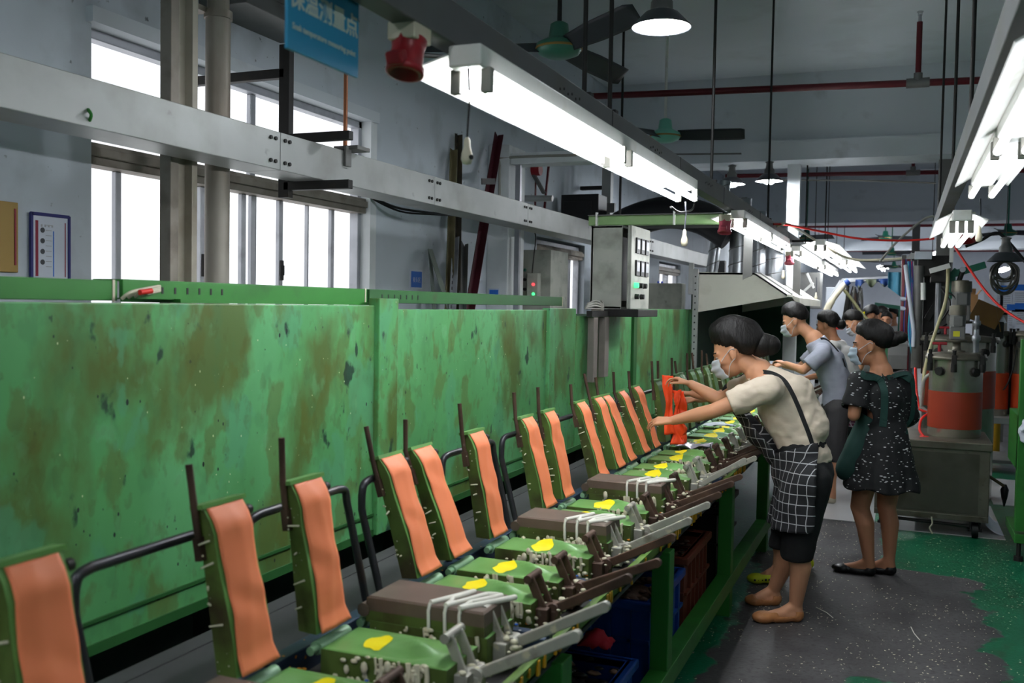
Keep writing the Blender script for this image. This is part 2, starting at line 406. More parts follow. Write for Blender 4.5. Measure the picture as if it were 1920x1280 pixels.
def window(n, y0, y1, z0, z1, ztr, ups, lows, handles=()):
    xf = -3.52
    fr = MB(); t = .045
    fr.box(xf-.05, xf+.06, y0, y0+t, z0, z1).box(xf-.05, xf+.06, y1-t, y1, z0, z1)
    fr.box(xf-.05, xf+.06, y0, y1, z1-t, z1).box(xf-.05, xf+.06, y0, y1, z0, z0+t)
    root = struct(fr.build('window_%d' % n, M_alu, org=(xf, y0, z0), bevel=.004))
    MB().box(xf-.05, xf+.1, y0, y1, ztr-.05, ztr+.05).box(xf+.1, xf+.115, y0, y1, ztr-.012, ztr+.03).build('transom', M_alud, root, bevel=.004)
    for row, (za, zb) in ((ups, (ztr+.05, z1-t)), (lows, (z0+t, ztr-.05))):
        edges = [y0+t]+[q for q, _ in row]+[y1-t]
        for q, wd in row:
            MB().box(xf-.02, xf+.022, q-wd/2, q+wd/2, za, zb).build('mullion', M_alu, root, bevel=.004)
        for a, b_ in zip(edges, edges[1:]):
            MB().box(xf-.012, xf-.004, a, b_, za, zb).build('pane', M_pane, root)
    for hy in handles:
        h = MB().box(xf+.022, xf+.035, hy-.012, hy+.012, 1.74, 1.86).box(xf+.035, xf+.045, hy-.006, hy+.006, 1.77, 1.83)
        h.build('window_latch', M_dark, root)
    return root
window(1, 3.3, 5.72, .9, 2.84, 2.27, [(yw(474, 230), .05)],
       [(yw(222, 420), .035), (yw(380, 430), .04), (yw(457, 430), .04), (yw(476, 430), .045), (yw(527, 430), .038), (yw(578, 430), .012), (yw(624, 430), .035), (yw(664, 430), .02)], (yw(380, 500), yw(526, 505)))
window(2, 8.95, 10.5, .9, 2.28, 2.18, [], [(9.75, .05), (10.25, .1)])
window(3, 14.1, 15.6, .9, 2.28, 2.18, [], [(14.55, .06), (15.0, .3)])
for n, (a, b_, z0, z1) in enumerate(WIN[:1]):
    struct(MB().box(-3.47, -3.36, a-.03, b_+.06, z1-.02, z1+.05).build('trim_7', M_beam))
    struct(MB().box(-3.46, -3.385, b_-.01, b_+.07, .9, z1).build('trim_8', M_col))

# white wall column and portal in front of the second bay
struct(MB().box(-3.4, -3.2, 7.72, 8.1, 0, 3.0).build('trim_9', M_col, org=(-3.2, 7.5, 0), bevel=.006))
t = thing('steel_portal_frame', (-2.6, 7.6, 2.7), 'white steel portal lintel with a thin cable running out from the white wall column', 'frame')
MB().box(-3.195, -1.9, 7.74, 7.95, at(960, 308, Y=7.74).z, at(960, 287, Y=7.74).z).build('lintel', M_col, t, bevel=.006)
MB().box(at(966, 350, Y=7.76).x, at(975, 350, Y=7.76).x, 7.76, 7.8, 0, at(966, 308, Y=7.74).z).build('jamb', M_alu, t)
MB().tube(spline([at(937, 400, Y=7.7), at(937, 310, Y=7.7), at(945, 296, Y=7.73), at(1100, 290, Y=7.73)]), .012, 6).build('cable', M_greyc, t)

# fire pipes with drops
def fire_pipe(pa, pb, drop, lab, r=.03):
    t = thing('fire_pipe', ((pa[0]+pb[0])/2, pa[1], pa[2]), lab, 'pipe', None)
    pa = Vector(pa); pb = Vector(pb)
    MB().cone(pa, pb, r, r, 12).build('pipe', M_redpipe, t)
    for k in drop:
        p = pa.lerp(pb, k)
        MB().cone(p, p+V(0, 0, .5), r*.8, r*.8, 10).build('riser', M_redpipe, t)
        MB().cone(p-V(.09, 0, 0), p+V(.09, 0, 0), r*1.35, r*1.35, 10).cone(p, p+V(0, 0, .08), r*1.2, r*1.2, 10).build('tee', M_galvd, t)
        MB().cone(p+V(0, 0, .5), p+V(0, 0, .56), r*.5, r*.4, 8).cone(p+V(0, 0, .58), p+V(0, 0, .585), r*.9, r*.9, 10).bar(p+V(-.015, 0, .55), p+V(-.015, 0, .59), .004, .004).bar(p+V(.015, 0, .55), p+V(.015, 0, .59), .004, .004).build('sprinkler_head', M_alu, t)
p1 = at(1100, 181, Y=8.6); p2 = at(1900, 148, Y=8.75); p2 = p1+(p2-p1)*1.6; 
kk = (at(1721, 155, Y=8.7).x-p1.x)/(p2.x-p1.x)
fire_pipe(p1, p2, [kk], 'near red fire pipe crossing under the ceiling with one upright sprinkler riser')
p1 = at(1360, 330, Y=14.0); p2 = at(1800, 322, Y=14.2); p2 = p1+(p2-p1)*1.8
fire_pipe(p1, p2, [(at(1712, 324, Y=14.1).x-p1.x)/(p2.x-p1.x)], 'red fire pipe just beyond the first ceiling beam behind the white column')
fire_pipe((-3.2, 22.8, 3.5), (5, 23.2, 3.5), [], 'red fire pipe beyond the second ceiling beam above the thin fans')
fire_pipe((-3.2, 31.5, 3.45), (6, 32, 3.45), [], 'farthest and lowest looking red fire pipe near the far wall')
# ================================================================ OVEN, CONVEYOR TABLE, MOULDS
def oven_mat():
    m = mat('oven_green', C(84, 150, 92), .38, .05, var=.14, scale=2.2, stretch=(1, 1, .6),
            dirt=[(C(110, 184, 128), .46, .66, 1.5, .6), (C(82, 88, 34), .50, .60, 2.6, .8), (C(88, 92, 36), .56, .60, 7, .5), (C(84, 150, 110), .60, .63, 5, .6), (C(60, 110, 70), .54, .64, 16, .25), (C(74, 84, 38), .58, .64, 24, .3), (C(112, 182, 130), .62, .70, 12, .35), (C(28, 46, 44), .665, .70, 8, .85), (C(34, 48, 42), .70, .73, 30, .7)],
            specks=[(C(28, 42, 40), -.215, 26), (C(206, 210, 170), -.235, 42)], bump=.12, bscale=7)
    return m
M_oven = oven_mat()
OX = -2.0
ov = thing('curing_oven', (-2.4, 5.4, .3), 'long scuffed green sheet steel oven wall running behind the mould line', 'oven')
pans = [(.4, 3.42, 1.605), (3.58, 5.46, 1.59), (5.56, 6.02, 1.60), (6.03, 7.42, 1.55), (7.52, 9.62, 1.60)]
for k, (a, b_, zt) in enumerate(pans):
    MB().box(OX-.03, OX, a, b_, .68, zt).build('side_panel', M_oven, ov, bevel=.004)
for a, b_, zt, m in ((3.42, 3.58, 1.635, M_oven), (5.46, 5.56, 1.60, M_oven), (7.42, 7.52, 1.56, M_gdk), (9.62, 9.8, 1.6, M_oven)):
    MB().box(OX-.03, OX+.022, a, b_, .66, zt).build('seam_post', m, ov, bevel=.004)
MB().box(OX-.52, OX-.03, .4, 9.4, .68, 1.55).build('body', M_gdk, ov)
MB().box(OX-.03, OX+.007, .4, 5.5, .742, .752).box(OX-.03, OX+.006, .4, 9.7, .655, .685).build('lower_flange', M_gdk, ov)
for yl in (1.3, 2.6, 3.9, 5.2, 6.5, 7.8, 9.1):
    l = MB().box(OX-.22, OX-.14, yl, yl+.08, .12, .68).box(OX-.26, OX-.1, yl-.04, yl+.12, .0, .02).cone((OX-.18, yl+.04, .02), (OX-.18, yl+.04, .14), .014, .014, 8)
    l.build('leg', M_dark, ov)
MB().box(OX-.50, OX-.46, .4, 9.4, 0.02, .6).build('skirt', M_under, ov)
# top channel (cable tray) in three lengths along the oven top
for (a, b_, zo, lab) in ((.6, 2.12, 1.61, 'bright green cable channel on the oven top below the gold board'), (2.14, 3.5, 1.615, 'green cable channel with slotted end on the oven top below the big window'), (3.52, 6.0, 1.615, 'long green cable channel on the oven top ending at the grey cabinet')):
    t = thing('cable_channel', (OX-.06, (a+b_)/2, zo), lab, 'cable channel', 'cable channels on the oven')
    MB().box(OX-.10, OX-.085, a, b_, zo, zo+.055).box(OX-.2, OX-.085, a, b_, zo+.053, zo+.058).box(OX-.2, OX-.085, a, b_, zo, zo+.004).build('channel', M_green if a < 3 else M_gdk, t, bevel=.002)
    h = MB()
    for k in range(7):
        yy = a+.1+k*.055; h.box(OX-.0846, OX-.0836, yy, yy+.008, zo+.018, zo+.038)
    h.build('slots', M_black, t)
    MB().box(OX-.085, OX-.0825, b_-.02, b_-.012, zo-.004, zo+.06).build('cable_tie', M_cream, t)
MB().box(OX-.3, OX-.06, 2.35, 3.5, 1.606, 1.618).build('lid_strip', M_green, ov)
t = MB()
for k in range(4):
    t.tube(spline([at(228+k*12, 560-k*2, X=OX-.05), at(245+k*12, 548-k, X=OX-.03), at(275, 541+k*3, X=OX-.04), at(300, 536+k*3, X=OX-.09)]), .005, 6, 0)
t.cone(at(262, 548, X=OX-.02), at(284, 545, X=OX-.02), .008, .008, 8, 1)
tag(t.build('cable_bundle', [M_cream, M_cord]), 'pale cable ends with orange connectors poking from the oven channel', 'cable')

# ---- conveyor table
TY0, TY1, TX = .3, 11.5, -.80
tb = thing('conveyor_table', (-1.3, 5.5, 0), 'long green framed conveyor table carrying the row of moulds', 'conveyor')
MB().box(-1.72, TX-.03, TY0, TY1, .672, .697).build('top_plate', M_under, tb)
e = MB().box(TX-.006, TX, TY0, TY1, .722, .758).box(TX-.05, TX, TY0, TY1, .722, .728).box(TX-.006, TX+.004, TY0, TY1, .75, .762)
e.build('front_edge', mat('worn_green_edge', C(92, 126, 46), .5, .1, var=.2, dirt=[(C(40, 52, 26), .48, .7, 6, .8), (C(60, 58, 50), .6, .75, 3, .8)]), tb)
dr = MB()
for k in range(90):
    y = random.uniform(1.2, 5.5); h = random.uniform(.015, .05)
    dr.cbox((TX+.004, y, .757-h/2), .006, random.uniform(.006, .014), h)
tag(dr.build('paint_drips', mat('ochre_drip', C(222, 158, 30), .5), tb), kind='stuff')
MB().box(-1.76, -1.70, TY0, TY1, .58, .70).build('rear_rail', M_under, tb)
for yl in (1.1, 2.35, 3.6, 5.05, 6.5, 8.0, 9.5):
    MB().box(TX-.07, TX, yl, yl+.085, 0, .68).build('leg', M_green, tb, bevel=.004)
    MB().box(-1.74, -1.68, yl, yl+.06, 0, .6).build('leg', M_gdk, tb)
    MB().box(-1.70, TX-.07, yl+.01, yl+.06, .6, .655).build('cross_bar', M_gdk, tb)
MB().box(TX-.07, TX+.005, TY0, TY1, .14, .22).build('foot_rail', M_green, tb, bevel=.003)
# dark metal guards under the far part of the table and below the oven
for (x0, x1, y0, y1, z0, z1, lab) in ((-1.97, -1.78, .5, 9.6, .40, .42, 'dark sheet metal shelf between the oven and the conveyor'), ):
    tag(MB().box(x0, x1, y0, y1, z0, z1).box(x1-.01, x1, y0, y1, z0-.12, z0).build('drip_shelf', M_under), lab, 'shelf')
MB().box(-1.62, -1.58, 4.7, 8.0, .02, .62).build('guard_sheet', M_under, tb)

# ---- carriages with guard hoops
HX, HZ = -1.28, .80
CY = lambda k: 1.47+.521*(k-1)
def make_carriage():
    root = thing('mould_carriage', (0, 0, 0), None, 'carriage')
    c = MB()
    c.box(-.06, .44, -.155, -.125, -.10, -.05).box(-.06, .44, .33, .352, -.10, -.05)
    c.build('cross_channel', M_blue, root, bevel=.003)
    MB().box(-.10, -.055, -.155, .352, -.10, -.03).build('rear_channel', M_blue, root, bevel=.003)
    MB().box(-.06, .44, -.125, .33, -.10, -.092).build('tray', M_dark, root)
    y0, y1 = -.12, .32
    hx = -.155
    h = spline([(-.07, y0, -.09), (hx, y0, .22)], 2)+spline([(hx, y0, .258), (hx, y0+.01, .29), (hx, y0+.045, .30)], 5)+spline([(hx, y1-.045, .30), (hx, y1-.01, .29), (hx, y1, .258)], 5)+[Vector((-.07, y1, -.09))]
    MB().tube(h, .0115, 10).build('guard_hoop', M_pipe, root)
    cr = MB(); rr = random.Random(3)
    for k in range(60):
        cr.sph((rr.uniform(-.03, .42), rr.choice([-.14, -.14, .34, .3, -.1])+rr.uniform(-.012, .012), -.052 if rr.random() < .6 else -.094), (rr.uniform(.003, .010), rr.uniform(.003, .007), .003), 6, rr.choice([0, 0, 1, 2]))
    tag(cr.build('foam_scraps', [M_glue, mat('orange_scrap', C(226, 140, 40), .6), mat('blue_scrap', C(40, 100, 200), .6)], root), kind='stuff')
    return root
carr = make_carriage()
CARR = ['leftmost navy carriage cut by the left edge of the frame', 'navy carriage with black hoop in front of the second orange sheet', 'navy carriage holding the third orange sheet and a brown closed mould with zigzag glue', 'navy carriage holding the fourth and fifth orange sheets', 'navy carriage holding the sixth orange sheet and a brown closed mould', 'navy carriage holding the seventh and eighth orange sheets', 'navy carriage with the third brown closed mould and ninth orange sheet', 'navy carriage holding the tenth and eleventh orange sheets', 'navy carriage holding the twelfth and thirteenth orange sheets', 'navy carriage in front of the bright orange sheet being lifted']
NC = 19
for k in range(0, NC):
    c = carr if k == 0 else copy_tree(carr)
    c.location = (HX, CY(k), HZ)
    tag(c, CARR[k] if k < len(CARR) else 'navy carriage under bare moulds, %s past the bending woman' % ['first', 'second', 'third', 'fourth', 'fifth', 'sixth', 'seventh', 'eighth', 'ninth'][k-len(CARR)], 'carriage', 'carriages on the conveyor' if k < len(CARR) else 'far carriages on the conveyor')

# ---- moulds
def base_top(x, y):   # shoe-sole relief of the lower half
    u = (x-.03)/.33
    h = .010*math.sin(u*PI)*(1-(y/.085)**2)
    d = abs(y-.030*math.sin(u*5.2)) ; h += .020*math.exp(-(d/.020)**2)*max(0, math.sin((u-.30)*PI/.7))
    d2 = abs(y+.035+.02*math.sin(u*4)); h -= .014*math.exp(-(d2/.013)**2)*max(0, math.sin((u-.25)*PI/.75))
    return h
def base_mesh():
    b = MB()
    b.grid(lambda u, v: V(.03+.33*u, -.085+.17*v, base_top(.03+.33*u, -.085+.17*v)), 28, 14, uv=False)
    n = 28
    for sgn in (-1, 1):
        b.grid(lambda u, v: V(.03+.33*u, sgn*.085, (base_top(.03+.33*u, sgn*.085))*(1-v)-.085*v), 28, 2, m=1, sm=False, uv=False)
    for x in (.03, .36):
        b.grid(lambda u, v: V(x, -.085+.17*u, base_top(x, -.085+.17*u)*(1-v)-.085*v), 14, 2, m=1, sm=False, uv=False)
    b.box(.03, .36, -.085, .085, -.09, -.084, 1)
    return b
LEN = .385
def lid_prof():
    pts = []
    for i in range(13):
        u = i/12; pts.append((.006*math.sin(u*PI*1.9+.4)-.001*math.sin(u*9)-.026*max(0, (u-.87)/.13), .02+u*(LEN-.02)))
    return pts
def lid_mesh():
    b = MB(); pr = lid_prof(); poly = [(x, z) for x, z in pr]+[(-.040, LEN), (-.046, .03)]
    b.prism(poly, 'y', -.060, .072, 1)
    b.cbox((-.036, .006, LEN+.002), .034, .146, .010, m=0)
    b.prism([(pr[i][0]+.0012, pr[i][1]) for i in range(13)]+[(pr[i][0]-.004, pr[i][1]) for i in range(12, -1, -1)], 'y', -.0585, .0705, 0)
    return b
PROTO = {}
def shut_lid_mesh():
    b = MB()
    def ring(x0, x1, y, z): return [(x0, -y, z), (x1, -y, z), (x1, y, z), (x0, y, z)]
    R_ = [ring(.018, .352, .084, -.004), ring(.018, .352, .085, .026), ring(.018, .352, .085, .030), ring(.020, .350, .084, .058), ring(.026, .345, .079, .063)]
    for i in range(4): b.add(R_[i]+R_[i+1], [(j, (j+1) % 4, 4+(j+1) % 4, 4+j) for j in range(4)], 0 if i == 0 else 1)
    b.add(R_[0], [(3, 2, 1, 0)], 0); b.add(R_[4], [(0, 1, 2, 3)], 1)
    return b
def lever(root, m1, seed):
    rr = random.Random(seed); up = rr.uniform(.07, .10); ln = rr.uniform(.60, .64); dy = rr.uniform(-.02, .02)
    MB().box(.36, .395, -.05, .05, -.085, -.02).box(.395, .41, -.022, .022, -.08, -.03).build('latch_block', m1, root, bevel=.003)
    yk = MB().bar((.375, -.026, -.03), (.335, -.026, .055), .008, .026, up=(1, 0, 0)).bar((.375, .026, -.03), (.335, .026, .055), .008, .026, up=(1, 0, 0)).cone((.333, -.045, .055), (.333, .045, .055), .012, .012, 10)
    yk.build('clamp_yoke', m1, root, bevel=.003)
    a = V(.40, 0, -.03); b = V(ln, dy, up)
    lv = MB().bar(a, b, .020, .026).cone(b-V(0, .0102, 0), b+V(0, .0102, 0), .013, .013, 14).cone(a-V(0, .02, 0), a+V(0, .02, 0), .019, .019, 12)
    lv.build('lever', m1, root, bevel=.003)
def crumbs(root, seed, white):
    rr = random.Random(seed); b = MB()
    for k in range(110 if white else 60):
        s = rr.uniform(.003, .009); x = rr.triangular(.05, .37, .29)
        b.sph((x, rr.choice([-1, -1, 1])*.088+rr.uniform(-.008, .006), rr.uniform(-.07, .004)), (s*1.2, s*.7, s*rr.choice([.7, 1.8])), 6)
    for k in range(34):
        s = rr.uniform(.004, .010); b.sph((rr.uniform(.355, .42), rr.uniform(-.055, .055), rr.uniform(-.085, -.012)), (s*1.2, s, s*.7), 6)
    for k in range(10 if white else 5):
        x = rr.uniform(.15, .34); b.tube([(x, -.09, .004), (x+.004, -.092, -.02), (x+.002, -.091, -rr.uniform(.03, .07))], rr.uniform(.003, .006), 6)
    tag(b.build('foam_crumbs', M_foam, root), kind='stuff')
BASEME = {}
def make_mould(k, y, tilt, kind, lab, seed, group):
    """kind: open | closed | bare"""
    rr = random.Random(seed)
    root = thing('shoe_mould', (HX, y, HZ), lab, 'mould', group); 
    pale = kind == 'bare' and rr.random() < .6
    key = 'pale' if pale else 'green'
    def cached(nm, fn, mats, parent):
        if (nm, key) not in BASEME:
            me = fn().mesh(nm, mats, V(0, 0, 0)); bm = bmesh.new(); bm.from_mesh(me); bmesh.ops.remove_doubles(bm, verts=bm.verts, dist=1e-5); bmesh.ops.recalc_face_normals(bm, faces=bm.faces); bm.to_mesh(me); bm.free()
            BASEME[(nm, key)] = me
        o = bpy.data.objects.new(nm, BASEME[(nm, key)]); COL.objects.link(o); o.parent = parent; ORG[o.name] = V(0, 0, 0); return o
    ORG[root.name] = V(0, 0, 0)
    cached('lower_half', base_mesh, [M_oliveb if pale else M_olive, M_moss], root)
    MB().cone((0, -.06, -.012), (0, .075, -.012), .017, .017, 12).cone((0, -.085, -.012), (0, -.06, -.012), .011, .011, 8).build('hinge_pin', M_oliveb, root)
    lid = bpy.data.objects.new('x', None)
    if ('lid', kind) not in BASEME:
        me = (shut_lid_mesh if kind == 'closed' else lid_mesh)().mesh('lid', [M_moss if kind == 'closed' else M_olive if kind == 'open' else mat('bare_lid_green', C(72, 108, 66), .45, .05, var=.2, dirt=(C(190, 196, 176), .62, .7, 14, .7)), M_brown if kind == 'closed' else M_moss], V(0, 0, 0)); bm = bmesh.new(); bm.from_mesh(me); bmesh.ops.recalc_face_normals(bm, faces=bm.faces); bm.to_mesh(me); bm.free()
        BASEME[('lid', kind)] = me
    lid = bpy.data.objects.new('lid', BASEME[('lid', kind)]); COL.objects.link(lid); lid.parent = root; ORG[lid.name] = V(0, 0, 0)
    if kind == 'closed':
        lid.location = (0, 0, 0)
        g = MB()
        if seed % 3 != 2:
            pts = [(.20, -.075), (.26, .06), (.235, -.02), (.245, -.08), (.30, .05), (.34, .055), (.29, -.03), (.285, -.085), (.36, .035), (.375, .06)]
        else: pts = [(.24, .05), (.30, -.01), (.25, -.02), (.33, .04), (.30, -.06), (.36, .03), (.31, -.082)]
        for i in range(len(pts)-1):
            a, b_ = pts[i], pts[i+1]
            g.tube([(a[0], a[1], .066), ((a[0]+b_[0])/2+.004, (a[1]+b_[1])/2, .067), (b_[0], b_[1], .066)], .0075, 6)
        for x in (.20, .245, .285): g.tube([(x, -.078, .066), (x, -.088, .05), (x+.002, -.089, .0)], .005, 6)
        g.build('glue_string', M_glue, root)
        MB().cone((.012, -.088, .026), (.012, .088, .026), .018, .018, 10).build('hinge_knuckle', M_brown, root)
    else:
        lid.rotation_euler = (0, -tilt, 0)
        rod = MB(); dz = rr.uniform(.085, .13)
        rod.tube([(-.04, -.068, LEN-.10), (-.04, -.068, LEN+.0), (-.04+dz*math.tan(tilt)*rr.uniform(.1, 1.0), -.070, LEN+dz)], .0078, 8)
        rod.box(-.049, -.031, -.077, -.059, LEN-.11, LEN-.06)
        rod.build('lid_rod', M_iron, lid)
        nb = MB()
        for q in range(6):
            z = rr.uniform(.08, LEN-.05); nb.cone((-.03+rr.uniform(-.02, .02), -.060, z), (-.03, -.060-rr.uniform(.008, .026), z+rr.uniform(-.006, .006)), .0028, .002, 6)
        nb.build('vent_nubs', M_foam, lid)
        MB().cone((-.02, .071, LEN-.03), (-.02, .086, LEN-.03), .012, .012, 8).build('side_boss', M_dark, lid)
        yl = MB(); x0 = .13+rr.uniform(-.02, .03); q = rr.uniform(-.01, .01); n = 6
        R_ = rr.uniform(.8, 1.1); fl_ = lambda u, v: (x0+.03+.042*R_*v*max(-.75, math.cos(2*PI*u))*(1+.15*math.sin(6*PI*u+seed)), -.02+q+.042*R_*v*math.sin(2*PI*u)*(1+.12*math.cos(10*PI*u+seed)))
        yl.grid(lambda u, v: V(*fl_(u, v), base_top(*fl_(u, v))+.0016), 20, 4, uv=False)
        yl.build('yellow_mark', M_yel, root)
    lever(root, M_lev if (seed*7) % 5 in (0, 2) else M_iron, seed)
    crumbs(root, seed, rr.random() < .6)
    return root
def orange_sheet(y, tilt, lab, seed, m=None):
    rr = random.Random(seed*13); pr = lid_prof(); w = .057
    a1, a2, a3 = rr.uniform(.12, .3), rr.uniform(.4, .7), rr.uniform(0, 6)
    def fn(u, v):
        s = -1+2*v; z = .022+u*(LEN-.022); i = min(11, int(u*12)); t = u*12-i
        x = pr[i][0]*(1-t)+pr[i+1][0]*t
        ww = w*(1+.10*max(0, .10-u)/.10-.05*math.sin(u*7+a3))
        x += .0045+.004*math.cos(s*1.5)*(1-abs(u-.5)) + .0035*math.sin(u*17+s*2.1+a3)*math.exp(-((u-a2)/.12)**2)
        x -= .006*max(0, (u-.90)/.10)*(1-.8*abs(s)); x += .004*math.exp(-((u-.87)/.03)**2)*(1-abs(s)**2)
        x += .012*max(0, (.10-u)/.10)
        x += .0025*math.exp(-((s-(.3*math.sin(u*5+a3)))/.25)**2)
        return V(x, s*ww+.007, z)
    b = MB(); b.grid(fn, 36, 12)
    o = b.build('orange_fabric_sheet', m or M_orange, org=(0, 0, 0), solid=.0022)
    o.location = (HX, y, HZ); o.rotation_euler = (0, -tilt, 0)
    return tag(o, lab, 'fabric', 'orange sheets on the open moulds')
D = math.radians
ORD = ['first', 'second', 'third', 'fourth', 'fifth', 'sixth', 'seventh', 'eighth', 'ninth', 'tenth', 'eleventh', 'twelfth', 'thirteenth']
#        (carriage, slot, kind, tilt)
OPEN = {(0, 1): 7, (1, 1): 10, (2, 0): 8, (3, 0): 17, (3, 1): 19, (4, 0): 10, (5, 0): 12, (5, 1): 10, (6, 1): 15, (7, 0): 16, (7, 1): 20, (8, 0): 20, (8, 1): 16}
SHUT = {(0, 0): 'brown closed mould at the bottom left corner beside the first orange sheet', (1, 0): 'brown closed mould in front of the second orange sheet at the bottom edge', (2, 1): 'brown closed mould with zigzag white glue between the third and fourth orange sheets', (4, 1): 'brown closed mould with white glue between the sixth and seventh orange sheets', (6, 0): 'brown closed mould with a glue scribble in front of the ninth orange sheet'}
NOTE = {0: 'cut by the left edge of the picture', 1: 'beside the tall rust rod and black hoop', 2: 'nearly upright before the zigzag glued mould', 3: 'leaning back left of a close twin', 4: 'leaning back right of a close twin', 5: 'alone before a brown closed mould', 6: 'wide in front of a narrower one', 7: 'half hidden behind the seventh', 8: 'alone before the dark chipped oven patch', 9: 'below the near hand at left', 10: 'touched from below by the near hand', 11: 'directly behind the near hand', 12: 'twisted, last before the green gap'}
OR2 = ORD+['fourteenth', 'fifteenth', 'sixteenth', 'seventeenth', 'eighteenth']
n = 0
for k in range(0, NC):
    for s in (0, 1):
        y = CY(k)+.224*s; sd = k*2+s+1
        if (k, s) in OPEN:
            tl = D(OPEN[(k, s)])
            make_mould(k, y, tl, 'open', 'open green shoe mould under the %s orange sheet from the left' % ORD[n], sd, 'open shoe moulds')
            orange_sheet(y, tl, '%s orange sheet from the left, %s' % (ORD[n], NOTE[n]), sd); n += 1
        elif (k, s) in SHUT:
            make_mould(k, y, 0, 'closed', SHUT[(k, s)], sd, 'closed brown moulds')
        elif k <= 10 and not (k == 0):
            nm = {(9, 0): 'open green mould with bright orange sheet being fitted by the far hand', (9, 1): 'bare upright green mould right of the lifted orange sheet', (10, 0): 'bare green mould left of the grey hood post', (10, 1): 'bare green mould beside the grey hood post'}[(k, s)]
            make_mould(k, y, D(7+3*s), 'bare', nm, sd, 'bare moulds beside the bending woman')
        elif k > 10:
            make_mould(k, y, D(9), 'bare', '%s bare open mould on the far conveyor stretch past the hood post' % (OR2[(k-11)*2+s]), sd, 'far bare moulds')
# crumpled bright orange piece held at the ninth carriage
def crumple(px, py, w, h, y, lab, seed, amp):
    rr = random.Random(seed); c = at(px, py, Y=y)
    def fn(u, v):
        p = V((v-.5)*w*.85, (v-.5)*w*.5, -u*h); q = noise.noise_vector(V(u*4+seed, v*3, seed))*amp
        g_ = 1-.35*math.sin(u*PI); return c+V(p.x*g_+q.x+.02*u, p.y*g_+q.y, p.z+q.z*.5)
    b = MB(); b.grid(fn, 26, 12)
    return tag(b.build('orange_fabric_sheet', M_red_or, solid=.003), lab, 'fabric', 'bright orange sheets at the hand')
crumple(1252, 704, .065, .34, 5.45, 'bright orange sheet hanging straight below the far hand', 3, .014)
crumple(1273, 735, .075, .30, 5.5, 'crumpled bright orange sheet twisted beside the hanging one', 8, .05)

def papers():
    rr = random.Random(5)
    for (px, py, z, lab, m) in ((1300, 838, .81, 'clear plastic wrap lying on the moulds below the near arm', mat('clear_wrap', C(190, 186, 200), .15, .2)), (1348, 800, .82, 'pale paper scrap lying on a mould under the near arm', M_paper)):
        c = at(px, py, Z=z); b = MB()
        b.grid(lambda u, v: c+V((u-.5)*.2, (v-.5)*.13+.03*u, .012+.03*noise.noise(V(u*3, v*3, px))), 10, 8)
        tag(b.build('plastic_wrap' if 'wrap' in lab else 'paper_scrap', m, solid=.0015), lab, 'scrap')
papers()
# blue marker rod lying in front of carriage one
tag(MB().tube([at(745, 1243, Z=.77), at(800, 1250, Z=.77), at(850, 1262, Z=.77)], .011, 10).build('blue_rod', mat('bright_blue_plastic', C(60, 130, 226), .4)), 'bright blue plastic rod lying along the front tray beside white glue curls', 'rod')

# ---- crates under the table
def crate(name, x0, x1, y0, y1, h, m, lab, fill, slats=False, open_front=False):
    r = thing(name, ((x0+x1)/2, (y0+y1)/2, 0), lab, 'crate')
    t = .02
    for (a, b_, c_, d_) in ((x0, x1, y0, y0+t), (x0, x1, y1-t, y1), (x0, x0+t, y0+t, y1-t), (x1-t, x1, y0+t, y1-t)):
        MB().box(a, b_, c_, d_, .02, h).build('side', m, r, bevel=.003)
    MB().box(x0, x1, y0, y1, .0, .02).build('bottom', m, r)
    b = MB(); o = .02
    b.box(x0-o, x1+o, y0-o, y0+t, h-.035, h).box(x0-o, x1+o, y1-t, y1+o, h-.035, h).box(x0-o, x0+t, y0, y1, h-.035, h).box(x1-t, x1+o, y0, y1, h-.035, h)
    b.build('rim', m, r, bevel=.006)
    rb = MB()
    for k in range(1, 6):
        yy = y0+(y1-y0)*k/6; rb.box(x1, x1+.014, yy-.007, yy+.007, .03, h-.035)
        xx = x0+(x1-x0)*k/6; rb.box(xx-.007, xx+.007, y0-.014, y0, .03, h-.035)
    rb.box(x1, x1+.014, y0, y1, h*.62, h*.62+.014).box(x0, x1, y0-.014, y0, h*.62, h*.62+.014)
    rb.build('ribs', m, r)
    f = MB(); rr = random.Random(len(lab))
    f.grid(lambda u, v: V(x0+.03+(x1-x0-.06)*u, y0+.03+(y1-y0-.06)*v, h*.72+.10*h*noise.noise(V(u*4, v*4, len(lab)))+.08*math.sin(u*PI)*math.sin(v*PI)), 14, 14, uv=False)
    for k in range(160):
        x = rr.uniform(x0+.04, x1-.04); y = rr.uniform(y0+.04, y1-.04); s = rr.uniform(.012, .035)
        f.sph((x, y, h*.74+rr.uniform(0, .08)), (s, s*rr.uniform(.4, 1), s*rr.uniform(.2, .5)), 6, rr.choice([0, 0, 0, 1]))
    tag(f.build('scrap_fill', fill, r), kind='stuff')
    return r
M_scr = mat('black_scrap', C(40, 38, 36), .35, var=.3, scale=40); M_scr2 = mat('brown_scrap', C(96, 72, 58), .6, var=.2); M_scr3 = mat('pale_scrap', C(140, 110, 90), .6, var=.3)

